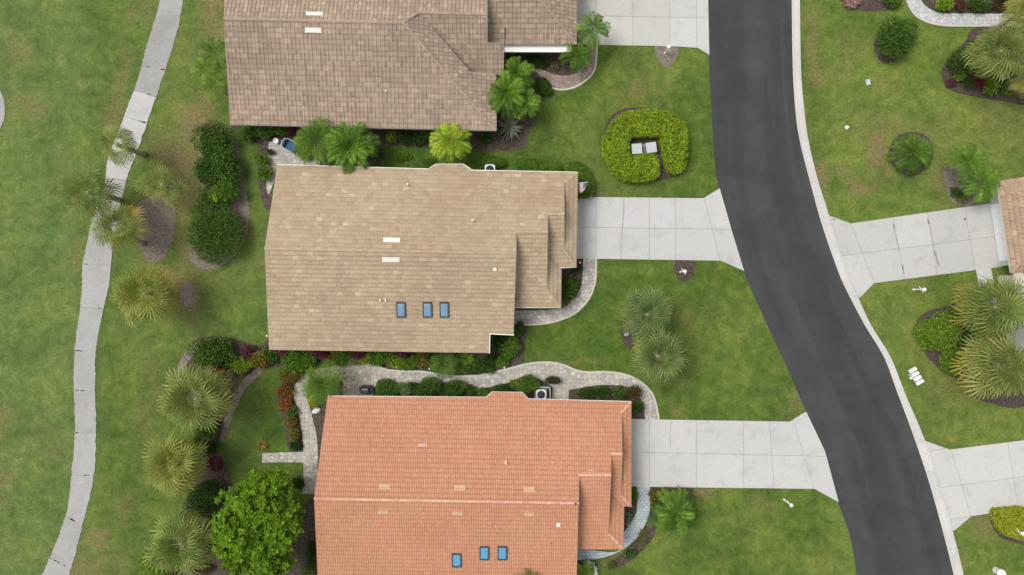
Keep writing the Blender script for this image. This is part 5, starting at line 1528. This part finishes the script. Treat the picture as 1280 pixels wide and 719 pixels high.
fan_palm(1250, 64, 37, 4.2, "fan palm in the upper right bed below the grey walk", n=38, oldf=.12)
fan_palm(1284, 14, 28, 4.4, "fan palm cut by the upper right corner", n=32, pal=FPY)
fan_palm(1287, 100, 22, 3.0, "fan palm with yellow fronds cut by the right edge", n=22, oldf=.5)
FG = dict(lw=.075)
feather_palm(268, 66, 18, 2.8, "small feather palm nearest the brown gable, topmost of three", "green", n=16)
feather_palm(257, 88, 17, 2.6, "lime tipped feather palm, middle one of three by the brown gable", "bright", n=15)
feather_palm(269, 108, 18, 2.8, "small feather palm, lowest of three by the brown gable", "bright", n=16, accent=("green", .4))
feather_palm(399, 178, 29, 3.2, "arching feather palm between the houses nearest the blue chair", "bright", n=20, accent=("green", .4), lw=.08)
feather_palm(438, 184, 30, 3.0, "dense feather palm between the two upper houses", "bright", n=30, lw=.12, ll=.30, accent=("green", .55), bend=1.5)
feather_palm(563, 177, 23, 3.0, "lime feather palm at the eave of the brown roof", "lime", n=24, lw=.12, ll=.30, bend=1.7)
feather_palm(741, 37, 20, 3.0, "feather palm in front of the upper driveway", "green", n=18, accent=("bright", .4), lw=.07)
feather_palm(720, 68, 19, 2.2, "feather palm at the bend of the brick walk", "bright", n=18, lw=.07, accent=("green", .4))
feather_palm(646, 93, 21, 2.6, "upper feather palm of the cluster beside the brown roof notch", "bright", n=18, lw=.10)
feather_palm(634, 117, 25, 3.0, "left feather palm of the cluster beside the brown roof notch", "bright", n=20, lw=.11, accent=("green", .3))
feather_palm(655, 128, 20, 2.4, "lower feather palm of the cluster beside the brown roof notch", "green", n=18, lw=.10, accent=("bright", .5))
feather_palm(404, 480, 26, 2.4, "feather palm beside the arched bed of the stone patio", "bright", n=26, lw=.06, accent=("green", .55))
feather_palm(846, 641, 26, 1.8, "feather palm in the bed below the lowest driveway", "green", n=26, lw=.10, accent=("bright", .4))
feather_palm(1141, 192, 24, 1.1, "low feather palm in the round mulch bed of the right lawn", "bright", n=24, lw=.07, accent=("green", .5))
feather_palm(1210, 203, 21, 2.6, "upper feather palm of the pair by the right edge house", "green", n=20, lw=.08, accent=("bright", .5))
feather_palm(1228, 231, 21, 2.4, "lower feather palm of the pair by the right edge house", "bright", n=20, lw=.08, accent=("green", .4))
feather_palm(659, 728, 20, 3.4, "feather palm reaching over the bottom eave of the terracotta roof", "green", n=16)
feather_palm(731, 713, 12, 1.2, "small feather palm inside the white edging stones", "lime", n=14, lw=.06, accent=("green", .5))
feather_palm(556, 455, 17, 1.3, "small spreading feather palm in the bed below the tan roof", "green", n=16, lw=.05)

broadleaf_tree(328, 654, 58, 79, 6.2, "bright green broadleaf tree beside the terracotta roof")

# ------------------------------------------------------------------ hedges
U = [(792, 140), (815, 138), (842, 144), (855, 156), (858.5, 175), (857, 200), (852, 212), (843, 215), (836, 209), (832, 195), (829, 178), (825, 168.5), (800, 168.5), (786.5, 172), (786, 193), (793, 196.5), (806, 194), (818, 196), (822.5, 205), (821, 219), (812, 224), (795, 225.5), (776, 221), (763, 208), (756, 192), (757, 172), (768, 152), (780, 142.5)]
hedge(U, 1.25, "gold", "yellow green horseshoe hedge clipped around two grey cabinets", leaf=.17, accent=("green", .22), group=None, dens=1.0, lump=.10)
hedge([(1245, 642), (1258, 639), (1285, 638), (1290, 655), (1285, 672), (1266, 671), (1253, 663)], 1.0, "yellow", "yellow hedge around the lamp post at the right edge", leaf=.14, accent=("lime", .25))
hedge([(647, 200), (658, 198), (671, 199.5), (673, 204), (672, 212), (648, 211)], 1.1, "bright", "left clipped hedge block along the tan roof eave", leaf=.11, group="clipped hedge blocks by the tan roof", accent=("green", .35), round_=.5)
hedge([(674, 203), (686, 202), (697, 203.5), (699, 208), (697, 214), (675, 213)], 1.05, "bright", "right clipped hedge block along the tan roof eave", leaf=.11, group="clipped hedge blocks by the tan roof", accent=("green", .35), round_=.5)
hedge([(712, 206), (718, 202.5), (727, 205), (736, 215), (741, 228), (740, 241), (734, 245), (722, 244), (718, 230), (713, 215)], 1.2, "green", "curved clipped hedge under the striped flag", leaf=.11, accent=("bright", .3), round_=.5)
hedge([(598, 200), (612, 196), (628, 199), (630, 205), (615, 209), (598, 207)], .7, "green", "low green hedge above the half hidden air conditioner", leaf=.11, accent=("bright", .3), round_=.4)
hedge([(671, 101), (679, 97), (686, 103), (688, 112), (684, 116), (676, 114)], 1.0, "dark", "dark clipped mound at the end of the brick walk", leaf=.09, accent=("green", .3), round_=.6)

# ------------------------------------------------------------------ shrubs: x, y, half sizes, height, colours, label
SH = [
 (254, 524, 13, 9, .9, "green", "leafy green shrub in the shade under the pale fan palm's lower edge", dict(leaf=.17, accent=("dark", .4))),
 (243, 552, 10, 8, .8, "dark", "dark small shrub between the pale and the yellow green fan palms", dict(accent=("green", .4))),
 (243, 640, 12, 10, .9, "dark", "dark shrub between the yellow green and the lowest left fan palm", dict(accent=("green", .4))),
 (270, 650, 10, 12, 1.0, "deep", "deep green shrub pressed against the broadleaf tree's left side", dict(accent=("green", .3))),
 (288, 466, 7, 6, .5, "sage", "pale low plants at the bend of the grey border strip", dict(dens=.6, accent=("dryc", .3))),
 (313, 447, 8, 6, .9, "dark", "dark leafy shrub between burgundy and orange speckled shrubs", dict(accent=("green", .4))),
 (1188, 425, 12, 12, 1.0, "dark", "dark shrub behind the rounded green shrub in the right bed", dict(accent=("green", .3))),
 (1221, 60, 14, 12, .9, "dark", "dark spreading shrub under the grey walk's lower edge", dict(leaf=.13, accent=("olive", .4))),
 (386, 448, 11, 8, 1.0, "bright", "bright leafy shrub above the top of the narrow stone walk", dict(leaf=.2, accent=("green", .4))),
 (458, 447, 8, 7, .9, "lime", "pale lime shrub nearest the patio's upper right corner", dict(leaf=.17, accent=("green", .4))),
 (484, 446, 9, 7, 1.0, "green", "leafy green shrub behind the left end of the stone walk", dict(leaf=.18, accent=("bright", .4))),
 (507, 459, 7, 4, .6, "bright", "low bright plants spilling to the stone walk below the lime shrub", dict(leaf=.16)),
 (542, 455, 8, 7, .8, "green", "green shrub between the orange croton and spreading palm", dict(leaf=.18)),
 (583, 461, 10, 5, .6, "green", "low green plants at the dip of the stone walk", dict(leaf=.16, accent=("sage", .4))),
 (608, 461, 9, 5, .6, "dark", "dark low plants along the stone walk below the roof notch", dict(accent=("green", .4))),
 (628, 452, 10, 7, .8, "green", "leafy green plants in the bed below the roof notch", dict(leaf=.18, accent=("dark", .4))),
 (642, 427, 8, 8, .9, "green", "green shrub in the angle beside the roof notch", dict(leaf=.18, accent=("bright", .3))),
 (425, 441, 10, 5, 1.1, "green", "green shrub under the tan eave above the patio", dict(leaf=.18)),
 (553, 486, 8, 6, .8, "deep", "deep green plant between the two largest rounded shrubs", dict(accent=("dark", .4))),
 (588, 488, 7, 6, .7, "dark", "dark plant at the right end of the row of rounded shrubs", dict(accent=("green", .3))),
 (258, 247, 9, 14, 1.3, "olive", "olive shrub at the waist of the shrub run, on the turf side", dict(leaf=.15, accent=("green", .4))),

 (268, 180, 25, 26, 1.8, "dark", "dark shrub at the upper end of the run left of the tan house", dict(leaf=.17, lumps=12, accent=("green", .5))),
 (275, 208, 25, 27, 2.1, "green", "tallest green shrub in the run left of the tan house", dict(leaf=.19, lumps=12, accent=("dark", .35))),
 (262, 217, 19, 24, 1.7, "dark", "dark shrub on the outer side of the run left of the tan house", dict(leaf=.15, lumps=9, accent=("green", .4))),
 (281, 240, 21, 19, 1.9, "green", "green shrub squeezed above the large rounded shrub", dict(leaf=.18, lumps=9, accent=("bright", .3))),
 (270, 288, 33, 41, 1.9, "green", "large rounded shrub at the lower end of the run left of the tan house", dict(leaf=.15, lumps=18, accent=("dark", .4))),
 (261, 162, 15, 12, 1.7, "twig", "greyish twiggy shrub at the top of the shrub run", dict(leaf=.13, wid=.35, dens=.5, accent=("green", .2))),
 (273, 245, 8, 7, 2.1, "lime", "small lime shrub poking out above the large rounded shrub", dict(leaf=.15, dens=.8)),
 (310, 167, 13, 10, 1.3, "green", "green shrub at the lower left corner of the brown roof", dict(leaf=.16)),
 (331, 165, 14, 10, 1.3, "green", "green shrub just above the small patio", dict(leaf=.17, accent=("bright", .2))),
 (353, 163, 8, 8, 1.1, "bright", "small bright shrub behind the blue chair", {}),
 (366, 162, 5, 6, 1.2, "red", "red leaved shrub behind the blue chair", dict(leaf=.2, wid=.3)),
 (381, 191, 12, 14, .9, "lime", "lime shrub beside the blue chair", dict(leaf=.18, wid=.4, accent=("green", .3))),
 (470, 190, 10, 10, .9, "twig", "grey twiggy shrub right of the dense feather palm", dict(leaf=.16, wid=.3, dens=.5)),
 (490, 170, 8, 7, .9, "lime", "lime shrub against the brown roof eave", dict(accent=("green", .4))),
 (507, 172, 10, 8, .8, "dark", "dark low shrub right of the lime shrub at the brown eave", {}),
 (522, 174, 9, 7, .8, "dark", "dark low shrub left of the lime feather palm", dict(accent=("green", .3))),
 (534, 168, 6, 6, .8, "green", "small green shrub nearest the lime feather palm", {}),
 (607, 174, 9, 7, .6, "deep", "dark ground shrub below the brown roof corner", dict(accent=("olive", .3))),
 (620, 165, 6, 5, .6, "olive", "olive ground shrub at the brown roof corner", {}),
 (536, 203, 14, 5, .5, "green", "low leafy clump on the grass strip left of the roof bay", dict(dens=.5, leaf=.14)),
 (505, 196, 16, 6, .45, "bright", "low leafy clump spreading on the grass strip between houses", dict(dens=.4, leaf=.14)),
 (329, 199, 9, 8, 1.0, "bright", "upper bright shrub left of the small patio", dict(leaf=.18, accent=("green", .4))),
 (329, 216, 11, 9, 1.0, "bright", "lower bright shrub left of the small patio", dict(leaf=.18, accent=("green", .4))),
 (338, 190, 4, 4, .6, "dark", "small dark plant touching the small patio edge", {}),
 (668, 78, 16, 7, .7, "deep", "dark ground shrub under the white garage wall", dict(accent=("dark", .3))),
 (645, 72, 9, 6, .7, "deep", "dark small shrub left of the white garage wall bed", {}),
 (693, 82, 6, 5, .5, "dryc", "dry pale plant in the bed under the garage wall", dict(leaf=.2, wid=.25, dens=.6)),
 (266, 440, 33, 20, 1.6, "green", "glossy dark green shrub above the pale fan palm", dict(leaf=.2, wid=.6, lumps=12, accent=("deep", .35))),
 (280, 454, 9, 6, 1.0, "green", "small green shrub at the foot of the glossy shrub", {}),
 (302, 457, 13, 10, 1.0, "lime", "lime leaved shrub in the left bed", dict(leaf=.2, accent=("green", .3))),
 (309, 440, 9, 8, 1.1, "burgundy", "burgundy shrub above the lime leaved shrub", dict(leaf=.2, wid=.4)),
 (271, 462, 9, 7, 1.0, "red", "reddish shrub touching the pale fan palm", dict(leaf=.2, wid=.35, accent=("croton", .4))),
 (327, 452, 13, 12, 1.1, "croton", "orange speckled shrub left of the tan roof corner", dict(leaf=.2, accent=("green", .4))),
 (342, 444, 11, 10, 1.1, "dark", "dark green shrub under the tan roof corner", dict(accent=("green", .4))),
 (353, 439, 7, 5, 1.2, "burgundy", "burgundy shrub at the lower left corner of the tan roof", dict(leaf=.18)),
 (371, 452, 18, 13, 1.2, "green", "broad green shrub above the narrow stone walk", dict(leaf=.2, lumps=9, accent=("bright", .3))),
 (401, 441, 9, 6, 1.2, "burgundy", "burgundy shrub above the stone patio's left end", dict(leaf=.18)),
 (413, 450, 6, 5, .9, "croton", "yellow speckled plant above the stone patio's left end", dict(leaf=.16, accent=("green", .3))),
 (428, 448, 12, 7, .9, "bright", "light green shrub above the stone patio", dict(leaf=.17, accent=("green", .4))),
 (449, 443, 8, 5, 1.1, "burgundy", "burgundy shrub above the middle of the stone patio", dict(leaf=.16)),
 (446, 451, 9, 4, .6, "sage", "sage coloured low shrub on the stone patio edge", dict(leaf=.13)),
 (471, 449, 13, 9, 1.0, "green", "green shrub where the patio narrows to the stone walk", dict(leaf=.17)),
 (496, 453, 11, 9, 1.0, "lime", "lime shrub along the top of the stone walk", dict(leaf=.2, accent=("green", .35))),
 (501, 442, 9, 5, 1.2, "burgundy", "burgundy shrub behind the lime shrub of the stone walk", dict(leaf=.16)),
 (514, 453, 8, 8, .9, "green", "small green shrub between lime and orange plants", dict(accent=("lime", .35))),
 (529, 452, 9, 8, .9, "croton", "orange croton shrub along the top of the stone walk", dict(leaf=.2, accent=("green", .3))),
 (540, 444, 10, 5, 1.0, "deep", "deep green shrub under the tan eave above the croton", {}),
 (570, 461, 9, 6, .6, "sage", "pale low shrub at the dip of the stone walk", dict(leaf=.14, accent=("lime", .2))),
 (597, 459, 11, 8, .7, "dark", "dark low shrub right of the spiky plant", dict(accent=("green", .3))),
 (612, 450, 9, 8, .8, "deep", "deep green shrub below the white roof notch", {}),
 (637, 438, 12, 11, 1.0, "green", "green shrub right of the white roof notch", dict(leaf=.19, accent=("bright", .3))),
 (626, 428, 12, 9, .9, "deep", "deep green shrub inside the white roof notch", dict(accent=("green", .2))),
 (649, 413, 7, 12, .9, "dark", "dark upright shrub below the end of the curved front walk", dict(accent=("green", .4))),
 (622, 446, 8, 6, .5, "burgundy", "low burgundy plant in the dark bed by the roof notch", dict(dens=.6)),
 (262, 537, 15, 14, 1.2, "dark", "dark green shrub below the pale fan palm", dict(leaf=.17, accent=("green", .3))),
 (268, 579, 9, 13, 1.2, "burgundy", "dark burgundy shrub beside the yellow green fan palm", dict(leaf=.16)),
 (262, 558, 12, 9, 1.1, "deep", "small deep green shrub above the burgundy shrub", {}),
 (257, 618, 23, 21, 1.4, "deep", "deep green shrub left of the broadleaf tree", dict(leaf=.17, lumps=9, accent=("dark", .35))),
 (196, 703, 21, 22, 1.7, "bright", "round bright shrub at the bottom left of the fan palms", dict(leaf=.13, accent=("lime", .35), lumps=9)),
 (265, 684, 8, 6, 1.0, "burgundy", "dusky red plant between fan palm and broadleaf tree", {}),
 (252, 712, 14, 9, .9, "burgundy", "burgundy plants at the bottom edge below the fan palm", dict(accent=("dark", .4))),
 (374, 605, 9, 9, .9, "deep", "deep green plant in shade at the end of the narrow walk", {}),
 (388, 690, 8, 20, .8, "deep", "dark plant strip between broadleaf tree and terracotta house", dict(accent=("green", .25))),
 (383, 714, 9, 8, .8, "green", "green plant at the bottom between tree and terracotta house", dict(accent=("croton", .2))),
 (362, 469, 13, 9, .9, "croton", "golden leaved shrub at the start of the narrow stone walk", dict(leaf=.2, wid=.3, accent=("olive", .5))),
 (355, 488, 8, 8, .8, "orange", "orange flowering plant, topmost along the narrow walk", dict(leaf=.2, accent=("green", .25))),
 (358, 503, 9, 9, .8, "orange", "orange flowering plant, second along the narrow walk", dict(leaf=.2, accent=("green", .25))),
 (364, 516, 7, 8, .7, "green", "green plant between orange flowers and narrow walk", dict(leaf=.16)),
 (363, 527, 8, 8, .7, "orange", "orange flowering plant, third along the narrow walk", dict(leaf=.18, accent=("green", .4))),
 (366, 542, 8, 9, .7, "croton", "orange and green plant, lowest along the narrow walk", dict(leaf=.18, accent=("green", .4))),
 (370, 556, 7, 8, .6, "deep", "deep green plant at the corner of the narrow walk", {}),
 (391, 503, 7, 7, .8, "yellow", "yellow shrub at the foot of the patio palm", dict(leaf=.14)),
 (405, 499, 8, 7, 1.0, "white", "white variegated shrub at the terracotta roof corner", dict(leaf=.16, wid=.4, accent=("green", .4))),
 (481, 486, 15, 10, 1.2, "green", "rounded green shrub right of the grill", dict(leaf=.13)),
 (504, 487, 9, 8, 1.0, "sage", "grey green shrub between two rounded green shrubs", dict(leaf=.11)),
 (517, 486, 8, 7, .9, "deep", "deep green low shrub left of the largest rounded shrub", {}),
 (537, 485, 17, 11, 1.2, "green", "largest rounded green shrub along the terracotta eave", dict(leaf=.13, accent=("dark", .4))),
 (569, 487, 15, 9, 1.1, "green", "rounded green shrub at the dip of the stone walk", dict(leaf=.13, accent=("dark", .4))),
 (604, 490, 7, 5, .8, "bright", "small bright shrub before the terracotta roof bay", dict(leaf=.14)),
 (627, 486, 10, 5, .7, "dark", "low dark shrub above the terracotta roof bay", {}),
 (644, 481, 6, 5, .6, "green", "little green plant with yellow flowers by the roof bay", dict(accent=("yellow", .25))),
 (662, 482, 14, 12, 1.3, "green", "rounded green shrub left of the low screen", dict(leaf=.15, accent=("bright", .25))),
 (690, 475, 10, 6, .9, "burgundy", "dark maroon shrub above the low screen", dict(leaf=.12, accent=("deep", .6))),
 (733, 491, 12, 7, .8, "deep", "left dark low shrub in the front bed of the terracotta house", dict(accent=("dark", .4))),
 (755, 491, 12, 7, .8, "dark", "middle dark low shrub in the front bed of the terracotta house", dict(accent=("deep", .4))),
 (775, 491, 10, 8, .9, "green", "green shrub in the front bed of the terracotta house", dict(accent=("deep", .4))),
 (793, 490, 10, 9, 1.2, "red", "red flowering shrub at the bend of the stone walk", dict(leaf=.17, accent=("deep", .55))),
 (796, 508, 8, 9, 1.0, "dark", "dark shrub between stone walk and lowest driveway", dict(accent=("green", .35))),
 (791, 621, 5, 11, .8, "green", "narrow green shrub between terracotta roof and blue grey walk", dict(leaf=.14)),
 (784, 647, 6, 8, .8, "white", "white variegated plant between terracotta roof and blue grey walk", dict(leaf=.17, wid=.4, accent=("dark", .55))),
 (820, 619, 10, 9, .9, "croton", "golden speckled shrub beside the lowest front palm", dict(leaf=.17, accent=("dark", .5))),
 (822, 634, 8, 7, .8, "green", "green shrub left of the lowest front palm", dict(leaf=.16)),
 (813, 651, 6, 7, .5, "sage", "pale low plant along the blue grey walk", dict(dens=.6)),
 (803, 672, 7, 11, .4, "dryc", "dry straw coloured plant along the curve of the blue grey walk", dict(leaf=.2, wid=.25, dens=.5, accent=("olive", .4))),
 (788, 692, 8, 6, .5, "dark", "small dark plant below the blue grey walk", dict(dens=.7, accent=("green", .3))),
 (765, 707, 6, 6, .5, "olive", "small round olive plant in the lawn below the blue grey walk", dict(leaf=.1)),
 (714, 358, 13, 16, 1.1, "dark", "dark leafy shrub between the tan roof and curved front walk", dict(leaf=.2, accent=("green", .3))),
 (706, 377, 6, 6, .8, "olive", "olive plant at the lower corner of the tan entry roof", dict(accent=("dryc", .25))),
 (720, 335, 6, 6, .6, "deep", "small deep green plant at the start of the curved front walk", {}),
 (786, 398, 9, 11, 1.0, "croton", "rusty leaved shrub left of the upper lawn palm", dict(leaf=.17, wid=.3, dens=.7, accent=("olive", .5))),
 (1195, 240, 8, 7, .7, "deep", "dark small shrub below the pair of feather palms", dict(accent=("green", .3))),
 (1205, 247, 8, 7, .6, "olive", "dull olive shrub between feather palms and driveway", dict(dens=.6, accent=("dryc", .3))),
 (1203, 77, 19, 16, 1.0, "dark", "dark spreading shrub left of the upper right fan palm", dict(leaf=.13, accent=("olive", .35), lumps=9)),
 (1199, 95, 8, 6, .7, "bright", "small bright plant at the left tip of the upper right bed", dict(leaf=.17)),
 (1190, 104, 7, 6, .5, "burgundy", "low burgundy plant at the left tip of the upper right bed", dict(dens=.6)),
 (1223, 102, 6, 8, .9, "red", "red shrub in the upper right bed", dict(leaf=.17, wid=.35)),
 (1237, 108, 10, 9, .9, "bright", "bright green shrub right of the red shrub", dict(leaf=.2, accent=("lime", .4))),
 (1212, 104, 8, 7, .6, "dark", "dark low shrub left of the red shrub", dict(dens=.7)),
 (1262, 110, 8, 8, .8, "green", "green shrub below the long pale stone", dict(leaf=.18, accent=("lime", .3))),
 (1259, 86, 14, 9, 1.3, "yellow", "yellow leaved shrub behind the long pale stone", dict(leaf=.17, accent=("croton", .4))),
 (1180, 4, 11, 10, 1.0, "lime", "lime shrub inside the bend of the grey walk", dict(leaf=.18, accent=("bright", .4))),
 (1201, 4, 7, 8, 1.0, "red", "red leaved shrub above the grey walk", dict(leaf=.17, wid=.35, accent=("dark", .4))),
 (1224, 6, 15, 8, .9, "dark", "dark shrub above the middle of the grey walk", dict(accent=("green", .25))),
 (1252, 4, 13, 9, .9, "deep", "deep green shrub with red leaves above the grey walk", dict(accent=("red", .3))),
 (1116, 0, 14, 9, .9, "olive", "olive shrub at the top edge left of the grey walk", dict(leaf=.16, accent=("green", .4))),
 (1067, 3, 12, 7, .5, "pink", "pale pink flowering plant at the top edge", dict(leaf=.12, wid=.8, accent=("green", .15))),
 (1171, 414, 25, 25, 1.5, "bright", "rounded green shrub at the left tip of the right bed", dict(leaf=.17, lumps=12, accent=("lime", .35))),
 (1189, 449, 20, 17, 1.3, "bright", "green shrub beside the small yellow shrub", dict(leaf=.17, accent=("bright", .35))),
 (1203, 446, 6, 7, 1.1, "yellow", "small yellow shrub beside the large fan palm", dict(leaf=.14)),
 (1213, 424, 11, 11, 1.1, "dark", "dark pointed shrub between the two large right palms", dict(leaf=.13, accent=("olive", .5))),
 (1196, 400, 10, 10, .8, "deep", "deep green shrub in shade left of the upper right palm", dict(accent=("dark", .4))),
]
for x, y, rx, ry, h, pal, lab, kw in SH:
    if 340 < x < 660 and 436 < y < 495: rx, ry = rx * 1.22, ry * 1.18
    if 340 < x < 660 and 436 < y < 466 and pal == 'green': pal = 'bright'; kw = dict(kw, accent=('green', .45))
    shrub(x, y, rx, ry, h, pal, lab, **kw)

shrub(1122, 46, 25, 26, 2.0, "green", "bushy green shrub in the right lawn with mulch on its left", leaf=.24, wid=.32, lumps=12, accent=("dark", .35))
blades(638, 158, 19, 1.3, "grey", "silvery spiky plant beside the brown roof's lower corner", n=46, width=.07)
blades(583, 449, 13, .9, "bright", "bright spiky plant in the bed below the tan roof", n=44, width=.05)
blades(328, 556, 8, .4, "croton", "orange star shaped plant alone in the small lawn", n=22, width=.07, name="star_plant")
blades(565, 450, 9, .7, "sage", "dull spiky plant left of the bright spiky plant", n=26, width=.04)
